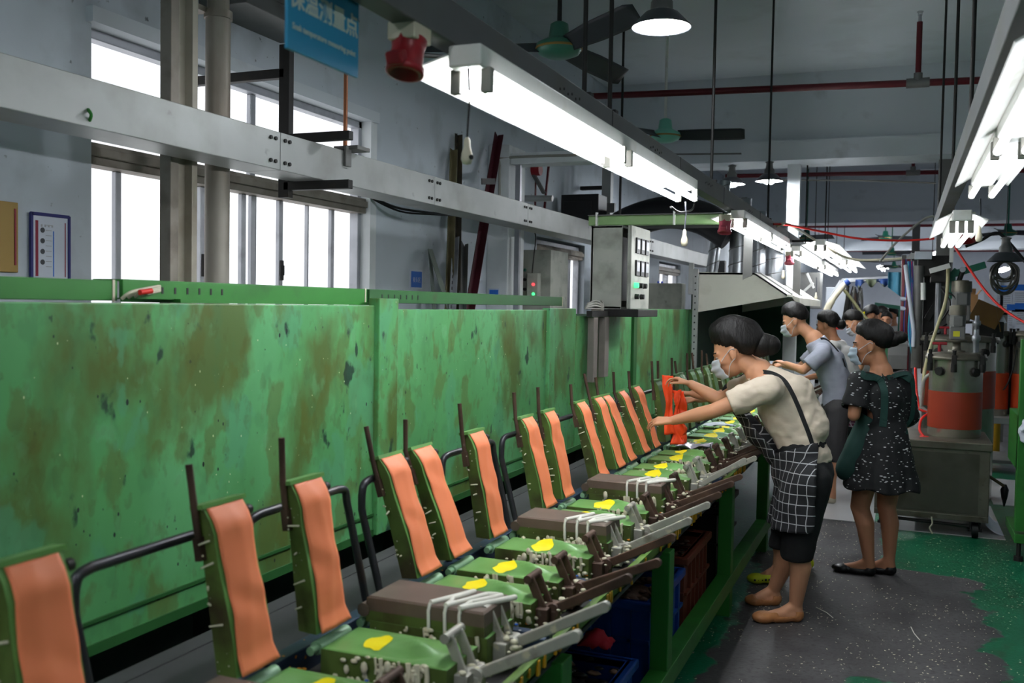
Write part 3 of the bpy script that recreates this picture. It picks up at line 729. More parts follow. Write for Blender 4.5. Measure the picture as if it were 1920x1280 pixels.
crate('plastic_crate', -1.40, -.90, 3.72, 4.28, .44, M_crate, 'large blue crate of brown scraps under the table behind the green leg', [M_scr2, M_scr3])
crate('plastic_crate', -1.40, -.90, 2.85, 3.46, .30, M_crate, 'low blue crate heaped with shiny black scrap at the bottom edge', [M_scr, M_scr3])
crate('plastic_crate', -1.42, -.90, 4.36, 4.92, .47, M_rcrate, 'brown crate of tangled scrap behind the large blue crate', [M_scr2, M_scr])
crate('plastic_crate', -1.44, -.90, 5.18, 5.78, .54, M_bcrate, 'black crate in the dark beyond the brown crate under the table', [M_scr, M_scr2])
c = at(1118, 1205, Z=.36)
rb = MB(); rb.grid(lambda u, v: c+V((u-.5)*.12, (v-.5)*.10, .05*math.sin(u*PI)*math.sin(v*PI)+.02*noise.noise(V(u*5, v*5, 2))), 10, 10)
tag(rb.build('red_rag', mat('red_rag_cloth', C(190, 30, 50), .7), solid=.004), 'crumpled red rag on the black scrap heap under the table', 'rag')
# ================================================================ OVERHEAD LIGHTING, TRUNKING, FANS, LAMPS
def light_fixture(y0, xc, z, n, lab, m, wings=(1, 0), tubes=2, ln=1.21, wing=.175):
    """n tandem battens under a beam; z = tube height"""
    L = n*(ln+.12)
    t = thing('tube_light', (xc, y0+L/2, z), lab, 'light', None)
    MB().box(xc-.045, xc+.045, y0, y0+L, z+.045, z+.10).build('batten', M_white, t, bevel=.006)
    sgn = []
    if wings[0]: sgn.append(-1)
    if wings[1]: sgn.append(1)
    for s in sgn:
        MB().prism([(xc+s*.045, z+.088), (xc+s*.045, z+.084), (xc+s*wing, z+.046), (xc+s*(wing+.002), z+.051)], 'y', y0+.02, y0+L-.02).build('reflector', M_white, t)
    for k in range(n):
        a = y0+.06+k*(ln+.12); b_ = a+ln
        for s in ((-1, 1) if tubes == 2 else (-1, 0, 1)):
            x = xc+s*.042
            MB().cone((x, a, z), (x, b_, z), .0135, .0135, 10).build('tube', m, t)
        for yy in (a-.012, b_+.012):
            for s in ((-1, 1) if tubes == 2 else (-1, 0, 1)):
                MB().box(xc+s*.042-.014, xc+s*.042+.014, yy-.012, yy+.012, z-.012, z+.05).build('lamp_holder', M_greyc, t, bevel=.003)
    return t
def beam(name, x0, x1, z0, z1, y0, y1, lab, hang):
    t = thing(name, ((x0+x1)/2, (y0+y1)/2, z0), lab, 'beam')
    MB().box(x0, x1, y0, y1, z0, z1).build('channel', M_gantry, t, bevel=.004)
    b = MB()
    for k, y in enumerate([y for y in [2.95, 4.15, 5.4, 7, 9] if y0 < y < y1]):
        for j in range(6): b.cone((x1, y+j*.04, z0+.055+.008*(j % 2)), (x1+.002, y+j*.04, z0+.055+.008*(j % 2)), .005, .005, 6)
        b.box(x1, x1+.002, y+.6, y+.603, z0, z1)
    if b.v: b.build('rivets', M_dark, t)
    for y in hang:
        p = V((x0+x1)/2, y, z1)
        MB().cone(p, V(p.x+.0, y, ZC), .009, .009, 8).box(p.x-.03, p.x+.03, y-.02, y+.02, z1, z1+.012).build('hanger_rod', M_dark, t)
    return t
beam('lighting_beam', -1.115, -1.05, 2.262, 2.365, -3.0, 17, 'dark grey lighting beam hung over the mould line', (3.3, 3.62, 5.75, 8.3, 11.6, 14.5))
beam('lighting_beam', .20, .27, 2.262, 2.365, 1.0, 8.9, 'grey lighting beam at the right edge leading to the hose column', (2.75, 4.5, 6.1, 8.4))
light_fixture(2.16, -1.02, 2.157, 2, 'nearest double row of lit tubes under the beam over the moulds', M_tube)
light_fixture(-2.2, -1.02, 2.157, 1, 'tube light of the same beam behind the camera', M_tube)
light_fixture(6.35, -1.02, 2.157, 2, 'lit tube light under the beam in front of the spiral ducts', M_tubem)
light_fixture(10.0, -1.02, 2.157, 2, 'lit tube light under the beam above the hood behind the pink socket', M_tubef)
light_fixture(13.2, -1.02, 2.157, 2, 'far lit tube light at the end of the middle beam', M_tubef)
t = light_fixture(9.6, -.76, 2.19, 2, 'dazzling tube light right of the middle beam above the silver gantry', M_tubef, (1, 1))
for y in (9.9, 11.8): MB().box(-1.05, -.76, y, y+.03, 2.285, 2.305).build('side_bracket', M_dark, t)
t = light_fixture(12.6, -.72, 2.19, 2, 'second dazzling tube light further behind the silver gantry', M_tubef, (1, 1))
for y in (12.9, 14.8): MB().box(-1.05, -.72, y, y+.03, 2.285, 2.305).build('side_bracket', M_dark, t)
light_fixture(2.33, .315, 2.157, 2, 'large overexposed tube light at the right edge', M_tuber, (1, 1), wing=.11)
light_fixture(5.3, .255, 2.03, 1, 'three tube light seen end on above the hose column', M_tuber, (1, 1), 3, wing=.12)
for k, (x, y) in enumerate(((-2.2, 21), (.8, 21), (-2.2, 27), (.8, 27), (4, 24), (-.7, 33), (3, 34))):
    t = light_fixture(y, x, 3.1 if y < 30 else 3.0, 2, 'lit ceiling tube light far down the hall, ' + ['left row before the third beam', 'middle row before the third beam', 'left row under the third beam', 'middle row under the third beam', 'right row', 'left of the last two', 'right of the last two'][k], M_tubeh, (1, 1)); t['group'] = 'far hall tube lights'
    for yy in (y+.3, y+2.3): MB().cone((x, yy, t.location.z+.1), (x, yy, ZC), .006, .006, 6).build('hanger_rod', M_dark, t)
# the sign on the beam
sg = thing('hanging_sign', (-1.128, 1.72, 2.105), 'blue hanging sign with white Chinese lettering above the moulds', 'sign')
a = at(540, 90, X=-1.125); b_ = at(673, 145, X=-1.125)
SB = a.z; Sy0, Sy1 = a.y, b_.y
MB().box(-1.134, -1.126, Sy0, Sy1, SB, SB+.19).build('panel', M_signb, sg, bevel=.002)
wd = Sy1-Sy0
text('保温测量点', sg, (-1.1255, (Sy0+Sy1)/2, SB+.104), .0505, M_signw, ext=.0004, bold=.0011)
text('Soak temperature measuring point', sg, (-1.1255, (Sy0+Sy1)/2, SB+.048), .0166, M_signw, ext=.0004, bold=.0003)
# industrial sockets
def socket(p, s, lab, m, tilt=.0):
    p = Vector(p); t = thing('industrial_socket', p-V(0, 0, .1*s), lab, 'socket')
    d = V(0, -.25, -1).normalized()
    MB().cbox(p+V(0, 0, .012*s), .085*s, .10*s, .05*s).build('mount_plate', M_cream, t, bevel=.004)
    MB().lathe([(.03*s, 0), (.05*s, .004), (.047*s, .025*s), (.045*s, .03*s), (.046*s, .085*s), (.053*s, .088*s), (.053*s, .105*s), (.04*s, .107*s), (.038*s, .08*s), (.0, .08*s)], p, 20, axis=d).build('body', m, t)
    MB().cbox(p+d*.07*s+V(0, -.055*s, .0), .05*s, .04*s, .035*s, Matrix.Rotation(.4, 3, 'X')).build('flap', m, t, bevel=.006)
    return t
socket(at(768, 72, X=-1.09), .85, 'dark red industrial socket under the beam beside the blue sign', M_redsock)
socket(at(1360, 412, X=-1.09), .85, 'pink industrial socket under the beam by the narrow spiral duct', M_pink)
socket(at(1481, 478, X=-1.09), .9, 'small pink industrial socket by the far tube light', M_pink)
socket((.34, 6.75, 2.2), 1.3, 'maroon industrial socket on the right beam beside the end-on tubes', M_redsock)
tag(MB().cone(at(790, 103, X=-1.4), at(838, 107, X=-1.4), .008, .006, 8).build('cable_stub', M_black), 'short black cable stub poking out beside the dark red socket', 'cable')
# pull switches
def pull(px0, py0, px1, py1, x, lab, s=1.0, fx=0):
    a = at(px0, py0, X=x); b_ = V(a.x+fx, a.y, at(px1, py1, Y=a.y).z)
    t = thing('pull_switch', b_, lab, 'switch')
    MB().tube([a, a.lerp(b_, .5)+V(.004, .002, 0), b_], .0030*s, 6).build('cord', M_black if s == 1 else M_shade, t)
    q_ = .6 if s == 1 else .75
    MB().lathe([(r_*q_, z_*q_) for r_, z_ in ((.006, .0), (.013, -.012), (.014, -.04), (.022, -.065), (.024, -.09), (.018, -.108), (.0, -.112))], b_, 14).build('grip', M_cream, t)
    if s == 1: MB().cone(b_+V(.012, -.004, -.05), b_+V(.0165, -.006, -.05), .006, .006, 10).build('button', M_dark, t)
pull(878, 122, 868, 258, -1.02, 'cream pull switch on a black cord below the nearest tube light', 1.0)
pull(1285, 378, 1283, 430, -1.02, 'cream pull switch below the far end of the nearest tube light', 1.4)
pull(1838, 372, 1838, 424, .36, 'cream pull switch on a cord below the right tube light', 1.4)
pull(1470, 465, 1468, 506, -1.02, 'white pull switch hanging in front of the wide spiral duct', 2.2)
pull(1531, 520, 1531, 548, -1.02, 'small white pull switch hanging left of the silver gantry', 2.4)
tag(MB().tube(spline([at(1258, 388, X=-1.02), at(1275, 398, X=-1.02), at(1298, 392, X=-1.02), at(1303, 372, X=-1.02)]), .006, 6).build('cable_loop', M_dark), 'grey cable loop under the end of the nearest tube light', 'cable')
# hanging grey blade-like bracket plates below the beam
def plate(px, py0, py1, x, w, lab):
    a = at(px, py0, X=x); z1 = at(px, py1, Y=a.y).z
    t = MB().prism([(x-w, a.z), (x+w, a.z), (x+w, z1+w*.9), (x-w, z1)], 'y', a.y, a.y+.012)
    tag(t.build('hanger_plate', mat('hanger_grey', C(78, 78, 76), .55, .2)), lab, 'bracket')
plate(1404, 408, 524, -1.06, .032, 'long grey hanger plate dropping from the beam in front of the hood')
plate(1495, 475, 622, -1.10, .04, 'far grey hanger plate dropping behind the hood slope')
# left trunking
tk = thing('cable_trunking', (-2.7, 7, 2.2), 'pale galvanised square trunking running along the window wall', 'trunking')
cuts = [.5, at(526, 280, X=-2.6).y, at(815, 355, X=-2.6).y, at(990, 405, X=-2.6).y, 10.4, 14.0]
for a, b_ in zip(cuts, cuts[1:]):
    MB().box(-2.8, -2.6, a+.002, b_-.002, 2.2, 2.368).build('trunking_length', M_galv, tk, bevel=.003)
bo = MB()
for y in cuts[1:-1]:
    for z in (2.235, 2.335):
        for j in (-.075, -.04, .03, .065): bo.cone((-2.6, y+j, z), (-2.592, y+j, z), .009, .009, 8)
bo.build('bolt_heads', M_dark, tk)
tag(MB().tube(spline([at(165, 205, X=-2.6), at(171, 215, X=-2.58), at(168, 226, X=-2.6)]), .006, 6).build('green_tie', M_green), 'green string tied on the lower edge of the trunking', 'string')
# bracket at the window
bk = thing('trunking_bracket', (-2.75, 3.95, 2.1), 'dark steel bracket carrying the trunking in front of the big window', 'bracket')
x = -2.82
MB().box(x-.03, x+.03, 3.93, 3.97, 2.12, 2.86).build('upright', M_dark, bk, bevel=.003)
MB().box(-3.4, x, 3.93, 3.97, 2.70, 2.745).build('wall_arm', M_dark, bk, bevel=.003)
for z in (2.385, 2.155): MB().box(x, -2.45, 3.93, 3.97, z, z+.042).build('shelf_arm', M_dark, bk, bevel=.003)
rd = thing('hanger_rod', (-2.66, 4.2, 2.37), 'thin copper coloured rod standing on the trunking with a small grey clamp', 'rod')
MB().cone((-2.64, 4.2, 2.38), (-2.64, 4.2, 4.2), .011, .011, 8).build('rod', mat('rusty_copper', C(150, 92, 60), .5, .3, dirt=(C(90, 70, 60), .5, .7, 9, .7)), rd)
MB().cbox((-2.6, 4.2, 2.385), .14, .12, .02).cbox((-2.585, 4.14, 2.34), .012, .05, .10).build('clamp', M_galvd, rd, bevel=.003)
# column posts before the window
po = thing('channel_post', (-2.95, 3.28, 0), 'grey U channel post standing behind the oven in front of the window', 'post')
c0 = at(333, 250, X=-2.95); 
MB().box(-2.98, -2.92, c0.y-.075, c0.y-.025, .0, ZC).build('flange', M_alud, po, bevel=.003)
MB().box(-2.98, -2.94, c0.y-.03, c0.y+.045, .0, ZC).box(-2.96, -2.90, c0.y+.035, c0.y+.07, 0, ZC).build('web', mat('post_grey', C(172, 166, 152), .5, .2, var=.1, dirt=(C(118, 104, 84), .5, .75, 4, .6)), po, bevel=.003)
c1 = at(408, 250, X=-2.95)
pp = thing('round_pipe', (-2.95, c1.y, 0), 'rust streaked round pipe standing in front of the window', 'pipe')
MB().cone((-2.95, c1.y, 0), (-2.95, c1.y, 2.93), .056, .056, 24).build('pipe', mat('streaked_pipe', C(158, 152, 142), .5, .25, var=.1, scale=3, stretch=(1, 1, .25), dirt=(C(108, 88, 70), .45, .7, 5, .8)), pp)
MB().cone((-2.95, c1.y, 2.90), (-2.95, c1.y, 2.935), .064, .064, 24).cone((-2.95, c1.y, 2.935), (-2.95, c1.y, ZC), .05, .05, 20).cbox((-3.05, c1.y-.1, 2.93), .16, .12, .025).build('clamp_collar', M_alud, pp)
# wall cable
tag(MB().tube(spline([at(685, 362, X=-3.37), at(740, 388, X=-3.3), at(800, 398, X=-3.2), at(850, 402, X=-2.9)]), .009, 6).tube(spline([at(690, 368, X=-3.37), at(750, 396, X=-3.3), at(815, 402, X=-3.2), at(860, 404, X=-2.9)]), .007, 6).build('black_cable', M_black), 'pair of black cables sagging along the wall under the trunking', 'cable')
zq = at(512, 28, X=-3.1).z
tag(MB().box(-3.4, -3.1, 4.0, 4.7, zq, zq+.08).box(-3.4, -3.1, 4.0, 4.7, zq+.08, zq+.4).build('wall_box', M_galvd, bevel=.004), 'grey sheet metal box on the wall top edge above the window', 'box')
# ---- pendants
def pendant(px, py, z, lab, rim=.155, lit=True, Y=None, pos=None):
    p = Vector(pos) if pos else at(px, py, Z=z) if Y is None else at(px, py, Y=Y)
    t = thing('pendant_lamp', p, lab, 'lamp')
    s = rim/.155
    MB().lathe([(rim, 0), (rim*.99, .004), (.085*s, .075*s), (.06*s, .085*s), (.058*s, .081*s), (.083*s, .070*s), (rim*.97, .0)], p, 36, caps=False).build('shade', [M_shade], t)
    MB().lathe([(.058*s, .082*s), (.056*s, .13*s), (.04*s, .15*s), (.036*s, .20*s), (.05*s, .215*s), (.02*s, .225*s)], p, 20).build('lamp_cap', M_galvd, t)
    if lit:
        MB().lathe([(.0, -.032*s), (.04*s, -.028*s), (.062*s, -.01*s), (.066*s, .012*s), (.055*s, .05*s), (.03*s, .072*s)], p, 24).build('bulb', M_bulb, t)
        MB().lathe([(rim*.955, .002), (.082*s, .066*s)], p, 36, caps=False).build('inner_reflector', M_white, t)
    MB().cone(p+V(0, 0, .22*s), V(p.x, p.y, ZC), .004, .004, 6).build('cord', M_black, t)
    return t
for _x, _y in ((-2.0, -.7), (.7, .3), (-.9, -.4), (3.4, 15.5)):  # unseen lamps added to brighten the left wall, sign and near moulds
    pendant(0, 0, 0, 'unseen grey pendant lamp added for fill light ' + {(-2.0, -.7): 'over the near end of the oven left of the frame', (.7, .3): 'over the aisle right above the camera', (-.9, -.4): 'over the mould line behind the camera', (3.4, 15.5): 'right of the frame beside the notice boards'}[(_x, _y)], pos=(_x, _y, 3.05))
pendant(1240, 52, 3.05, 'nearest bright pendant lamp under the ceiling at the top')
pendant(1372, 346, 3.05, 'bright pendant lamp half behind the lighting beam')
pendant(1442, 340, 3.05, 'small pendant lamp left of the white column')
# ---- ceiling fans
def fan(px, py, z, lab, mb, mr, angs, rod, bl=.60, s=1.0, group=None):
    p = at(px, py, Z=z)
    t = thing('ceiling_fan', p, lab, 'fan', group)
    MB().lathe([(.0, -.055*s), (.07*s, -.052*s), (.125*s, -.03*s), (.145*s, .0), (.14*s, .03*s), (.10*s, .05*s), (.065*s, .07*s), (.055*s, .15*s), (.03*s, .165*s)], p, 32).build('motor_housing', mb, t)
    MB().lathe([(.1455*s, -.006), (.1475*s, .002), (.145*s, .008)], p, 32).build('trim_ring', M_gold, t)
    MB().cone(p+V(0, 0, .16*s), V(p.x, p.y, ZC), .014, .014, 10).build('down_rod', mr, t)
    for a in angs:
        d = V(math.cos(a), math.sin(a), 0); n = V(-d.y, d.x, 0)
        def fn(u, v):
            r = .12+bl*u; wdt = (.04+.03*min(1, u*2.5))*(1 if u < .93 else math.sqrt(max(0, 1-((u-.93)/.075)**2))*.85+.15)
            q = (v-.5)*2
            return p+d*r+n*(q*wdt)+V(0, 0, .01-q*.038-.01*u)
        b = MB(); b.grid(fn, 18, 6, uv=False); b.build('blade', M_blade, t, solid=.004, fix=False)
    return t
ct = at(1048, 92, Z=3.2)
an = lambda px, py, c, z: math.atan2(at(px, py, Z=z).y-c.y, at(px, py, Z=z).x-c.x)
a1 = an(1180, 30, ct, 3.2)
fan(1048, 92, 3.2, 'nearest ceiling fan with green hub and dark blades behind the beam', mat('fan_teal_grey', C(62, 116, 98), .35, .1, var=.05), M_dark, (a1, a1+2*PI/3, a1+4*PI/3), 1, .74)
fan(1247, 256, 3.2, 'mint green ceiling fan under the bright pendant lamp', M_mint, M_white, (.1, 2.2, 4.3), 1)
for i, (px, py, z, lab) in enumerate(((1660, 446, 3.3, 'green ceiling fan hanging in the middle before the far red pipe'), (1512, 447, 2.95, 'dark green ceiling fan right of the white column'), (1890, 437, 3.0, 'teal ceiling fan at the right edge beside the hanging coil'), (1672, 475, 3.1, 'tiny ceiling fan below the sagging red hose'), (1676, 500, 3.0, 'farthest tiny ceiling fan above the blue tarp'))):
    fan(px, py, z, lab, M_mintd, M_mintd, (.3+i, 2.4+i, 4.5+i), 1)
# ---- overhead hoses
def cable(pts, r, m, name, lab, cat='cable', n=8):
    return tag(MB().tube(spline(pts, n), r, 6).build(name, m), lab, cat)
cable([at(1450, 420, Y=8.4), at(1480, 422, Y=8.6), at(1540, 434, Y=9), at(1610, 447, Y=9.2), at(1690, 451, Y=9.3), at(1752, 447, Y=9.3)], .010, M_cord, 'air_hose', 'orange red air hose sagging from the beam to the hose column', 'hose')
cable([at(1790, 462, Y=8.7), at(1815, 500, Y=8.6), at(1850, 548, Y=8.4), at(1885, 582, Y=8.2), at(1935, 612, Y=8.0)], .010, M_cord, 'air_hose', 'red air hose running down from the end-on tube light to the right edge', 'hose')
cable([at(1456, 424, Y=8.5), at(1475, 420, Y=8.6), at(1510, 438, Y=9.5), at(1560, 470, Y=10), at(1610, 487, Y=10.2), at(1712, 483, Y=10)], .012, M_cream, 'cable', 'cream cable running beside the orange red hose to the gantry')
cable([at(1650, 490, Y=10), at(1680, 455, Y=10), at(1720, 420, Y=10), at(1745, 406, Y=10), at(1765, 412, Y=10)], .012, M_greyc, 'cable', 'grey cable looping up to the right lighting beam')
cable([at(1810, 462, Y=10), at(1840, 450, Y=10), at(1865, 437, Y=10), at(1885, 447, Y=10), at(1930, 500, Y=10)], .016, M_black, 'cable', 'black cable arching above the hanging coil')
cable([at(1600, 487, Y=11), at(1650, 490, Y=11), at(1712, 484, Y=10.5)], .012, M_black, 'cable', 'black cable strung level above the blue tarp')
cable([at(1466, 338, Y=13.0), at(1600, 338, Y=13.2), at(1755, 343, Y=13.2)], .012, M_greyc, 'cable', 'thin grey cable strung between the white and grey columns')
tag(MB().cone(at(1160, 290, Y=11.1), at(1390, 288, Y=11.1), .01, .01, 6).build('conduit', M_galvd), 'thin conduit clipped along the first ceiling beam', 'conduit')
HR = [1527, 1551, 1568, 1582, 1748, 1757]
for px, Yy in ((1527, 16), (1551, 16), (1568, 20), (1582, 20), (1748, 17), (1757, 17)):
    p = at(px, 480, Y=Yy)
    tag(MB().cone(p, V(p.x, p.y, ZC), .007, .007, 6).build('hanger_rod', M_dark), 'thin dark hanger rod behind the first beam, %s from the white column' % ['first', 'second', 'third', 'fourth', 'fifth', 'sixth'][HR.index(px)], 'rod', 'hanger rods behind the first beam')
# ================================================================ WALL ITEMS, CABINET, HOOD, MACHINES
def wallpx(px, py): return at(px, py, X=-3.385)
# boards on the wall
a = wallpx(-40, 375); b_ = wallpx(33, 511)
gb = thing('notice_board', (-3.385, (a.y+b_.y)/2, b_.z), 'gold brown board with maroon stripes cut by the left edge', 'board')
MB().box(-3.398, -3.38, a.y, b_.y, b_.z, at(33, 380, X=-3.385).z).build('panel', M_gold, gb, bevel=.003)
MB().box(-3.379, -3.377, b_.y-.02, b_.y-.012, b_.z+.03, b_.z+.26).box(-3.379, -3.377, b_.y-.10, b_.y-.094, b_.z+.02, b_.z+.22).build('stripe', M_maroon, gb)
a = wallpx(58, 398); b_ = wallpx(129, 524)
nb = thing('notice_poster', (-3.385, (a.y+b_.y)/2, b_.z), 'white printed poster in a navy frame on the left wall', 'poster')
zt = a.z; zb = b_.z; y0, y1 = a.y, b_.y
MB().box(-3.398, -3.385, y0, y1, zb, zt).build('paper', M_paper, nb)
MB().box(-3.392, -3.38, y0-.004, y0+.008, zb, zt).box(-3.392, -3.38, y1-.006, y1+.006, zb, zt).box(-3.392, -3.38, y0, y1, zt-.01, zt+.004).build('frame', M_navy, nb)
MB().box(-3.3848, -3.384, y0+.022, y0+.036, zb+.01, zt-.03).box(-3.3848, -3.384, y1-.022, y1-.017, zb+.01, zt-.03).build('maroon_band', M_maroon, nb)
MB().box(-3.3848, -3.384, y0+.112, y0+.117, zb+.01, zt-.07).build('blue_rule', M_blues, nb)
for k in range(4):
    c = V(-3.384, y0+.058, zb+.07+.045*k); MB().cone(c-V(.001, 0, 0), c+V(.0006, 0, 0), .011, .011, 16).build('bullet', M_shade, nb)
ln = MB()
for k in range(9): ln.box(-3.3848, -3.3842, y0+.075, y0+.105, zb+.05+k*.022, zb+.053+k*.022)
for k in range(4): ln.box(-3.3848, -3.3842, y0+.05+k*.018, y0+.058+k*.018, zt-.055, zt-.045)
tag(ln.build('print_lines', M_alu, nb), kind='stuff')
def wsign(px0, py0, px1, py1, X, lab, s, tz):
    a = at(px0, py0, X=X); b_ = at(px1, py1, X=X)
    t = thing('wall_sign', (X, (a.y+b_.y)/2, b_.z), lab, 'sign')
    MB().box(X-.006, X+.001, a.y-.012, b_.y+.012, b_.z-.012, a.z+.012).build('backing', M_paper, t)
    MB().box(X, X+.003, a.y, b_.y, b_.z, a.z).build('panel', M_blues, t)
    if s: text(s, t, (X+.0036, (a.y+b_.y)/2, b_.z+(a.z-b_.z)*tz), (b_.y-a.y)*.26, M_paper, ext=.0003)
wsign(771, 508, 790, 539, -3.395, 'small blue wall sign with three white characters', '接头区', .45)
cs = thing('wall_sign', at(926, 560, Y=7.715), 'small blue sign low on the white wall column', 'sign')
a = at(918, 543, Y=7.715); b_ = at(934, 562, Y=7.715)
MB().box(a.x-.012, b_.x+.012, 7.715, 7.72, b_.z, a.z+.012).build('backing', M_paper, cs)
MB().box(a.x, b_.x, 7.711, 7.715, b_.z, a.z).build('panel', M_blues, cs)
# loose metal sections leaning on the wall
def lean(px0, py0, px1, py1, X, wdt, dpt, m, name, lab, holes=False, L=True):
    a = at(px0, py0, X=X+.12); b_ = at(px1, py1, X=X); d = (b_-a)
    a2 = a - (b_-a)*(a.z/(b_.z-a.z))*-1 if False else a + (a-b_)*((a.z-.0)/(b_.z-a.z))
    t = thing(name, a2, lab, 'metal section')
    MB().bar(a2, b_, wdt, .006, up=(1, 0, 0)).build('web', m, t)
    n = V(1, 0, 0)
    if L:
        MB().bar(a2+V(dpt/2, wdt/2, 0), b_+V(dpt/2, wdt/2, 0), dpt, .005, up=(0, 1, 0)).build('flange', m, t)
    if holes:
        h = MB(); k = 0; ln = (b_-a2).length; dd = (b_-a2).normalized()
        while .05+k*.055 < ln: c = a2+dd*(.05+k*.055)+V(.0045, 0, 0); h.bar(c, c+dd*.026, .009, .003, up=(1, 0, 0)); k += 1
        tag(h.build('slots', M_black, t), kind='stuff')
M_dexd = mat('dark_angle', C(66, 62, 54), .55, .3, var=.15, dirt=(C(90, 76, 52), .5, .7, 7, .6))
lean(852, 550, 856, 252, -3.36, .055, .04, M_dexd, 'slotted_angle', 'dark slotted angle standing highest against the wall', True)
lean(838, 550, 847, 280, -3.34, .05, .04, mat('olive_angle', C(112, 104, 76), .5, .3, var=.15), 'slotted_angle', 'olive brown angle bar standing left of the highest one')
lean(846, 550, 851, 444, -3.28, .05, .035, M_alu, 'slotted_angle', 'short silver slotted angle in front of the taller ones', True)
lean(865, 550, 868, 457, -3.33, .08, .03, M_gantry, 'metal_strip', 'short dark grey strip right of the slotted angles')
lean(833, 550, 806, 467, -3.30, .07, .03, mat('grey_green_strip', C(116, 124, 116), .55, .2), 'metal_strip', 'grey green flat strip leaning left by the slotted angles', False, False)
lean(812, 550, 806, 470, -3.33, .06, .03, mat('grey_strip_b', C(104, 112, 106), .55, .2), 'metal_strip', 'second grey strip upright under the leaning one', False, False)
lean(881, 550, 931, 252, -3.30, .075, .05, mat('maroon_channel', C(74, 26, 36), .5, .1, var=.1), 'red_channel', 'dark maroon steel channel leaning against the wall')
tag(MB().bar(at(903, 340, X=-3.2), at(928, 340, X=-3.2), .05, .008, up=(1, 0, 0)).build('clip_plate', M_dark), 'small dark clip plate with holes across the maroon channel', 'plate')
# switch panels behind the white column
cp = thing('switch_panel', (-3.0, 8.2, 1.2), 'pale wall switch panel with knobs beside the white column', 'panel')
MB().box(-3.38, -2.98, 8.22, 8.7, 0, 2.12).build('housing', M_cab, cp, bevel=.005)
c = at(999, 541, Y=8.0)
for py, m in ((506, M_mintd), (524, M_dark), (542, M_dark)):
    for px in (977, 984):
        p = at(px, py, Y=8.215); MB().cone(p+V(0, .006, 0), p-V(0, .02, 0), .016, .013, 12).build('knob', m, cp)
MB().box(at(990, 500, Y=8.15).x, at(1010, 500, Y=8.15).x, 8.13, 8.22, at(998, 560, Y=8.15).z, at(998, 512, Y=8.15).z).build('control_box', M_cab, cp, bevel=.004)
for py, m in ((533, M_glassr), (551, M_glassg)):
    p = at(1000, py, Y=8.13); MB().cone(p, p-V(0, .012, 0), .014, .012, 12).build('indicator', m, cp)
MB().tube(spline([at(998, 512, Y=8.15), at(1001, 480, Y=8.17), at(1004, 440, Y=8.2), at(990, 418, Y=8.2)]), .006, 6).build('flex_lead', M_dark, cp)
# equipment beyond the trunking
ef = thing('equipment_frame', (-2.75, 8.9, 1.2), 'grey equipment frame with posts and a red motor above the trunking', 'machine')
MB().box(-3.06, -2.96, 10.0, 10.1, .0, 3.2).build('post', M_galv, ef, bevel=.004)
MB().cone(at(975, 372, Y=8.6), at(1036, 372, Y=8.6), .03, .03, 12).build('cross_tube', M_galv, ef)
p = at(1001, 318, Y=8.8); MB().cone(p-V(.07, 0, 0), p+V(.07, 0, 0), .06, .06, 16).build('motor', M_redsock, ef)
MB().cone(p-V(.09, 0, 0), p-V(.07, 0, 0), .055, .06, 16).bar(p+V(0, 0, -.05), at(1020, 362, Y=8.8), .05, .03).build('motor_bracket', M_galvd, ef)
MB().box(-3.3, -2.9, 9.95, 10.0, 2.62, 2.72).build('cross_beam', M_galvd, ef, bevel=.004)
MB().bar(at(1005, 330, Y=8.8), at(1003, 400, Y=8.8), .015, .015).bar(at(1030, 300, Y=9), at(1020, 400, Y=9), .02, .02).build('rods', M_redpipe, ef)
db = at(1095, 398, Y=9.5)
tag(MB().cbox(db, .4, .3, .34).cbox(db+V(-.02, -.155, .0), .3, .01, .2).build('dark_box', M_black, bevel=.01), 'dark box behind the trunking left of the control cabinet', 'box')
tag(MB().box(at(1131, 350, Y=10.2).x, at(1143, 350, Y=10.2).x, 10.2, 10.3, 0, 3.3).box(-3.38, at(1131, 350, Y=10.2).x, 10.22, 10.28, at(1110, 355, Y=10.2).z, at(1110, 348, Y=10.2).z).build('steel_upright', M_dark, bevel=.004), 'dark steel upright with side arm behind the control cabinet', 'post')
for px, lab in ((1095, 'dark stile right of the second window'),):
    tag(MB().box(-2.9, -2.8, 9.2, 9.3, .6, 2.2).build('steel_stile', M_alud, bevel=.004), lab+' behind the oven', 'post')
# control cabinet
cb = thing('control_cabinet', (-1.95, 6.85, 1.6), 'worn grey control cabinet with ajar door above the oven', 'cabinet')
MB().box(-2.09, -1.86, 6.6, 6.615, 1.6, 2.19).build('side_panel', M_cab, cb, bevel=.003)
MB().box(-2.09, -2.075, 6.6, 7.1, 1.6, 2.19).box(-2.09, -1.86, 7.085, 7.1, 1.6, 2.19).box(-2.09, -1.86, 6.6, 7.1, 2.175, 2.19).box(-2.09, -1.86, 6.6, 7.1, 1.6, 1.615).build('shell', M_cab, cb)
MB().box(-1.99, -1.90, 6.65, 7.0, 1.66, 2.12).build('inner_plate', M_black, cb)
dr = MB().box(-1.80, -1.785, 6.58, 7.1, 1.6, 2.19).box(-1.815, -1.80, 6.58, 6.595, 1.6, 2.19).build('door', M_cab, cb, bevel=.004)
for z in (2.06, 1.90):
    for y in (6.68, 6.81, 6.94):
        MB().box(-1.785, -1.772, y, y+.09, z-.06, z+.05).box(-1.772, -1.770, y+.012, y+.078, z-.03, z+.035, 1).build('meter', [M_black, M_alu], dr, bevel=.004)
for y, z, m in ((6.68, 1.77, M_glassg), (6.80, 1.77, M_dark), (6.92, 1.77, M_dark), (6.70, 1.69, M_black), (6.85, 1.69, M_black)):
    MB().cone((-1.785, y, z), (-1.755, y, z), .02, .018, 12).build('push_button', m, dr)
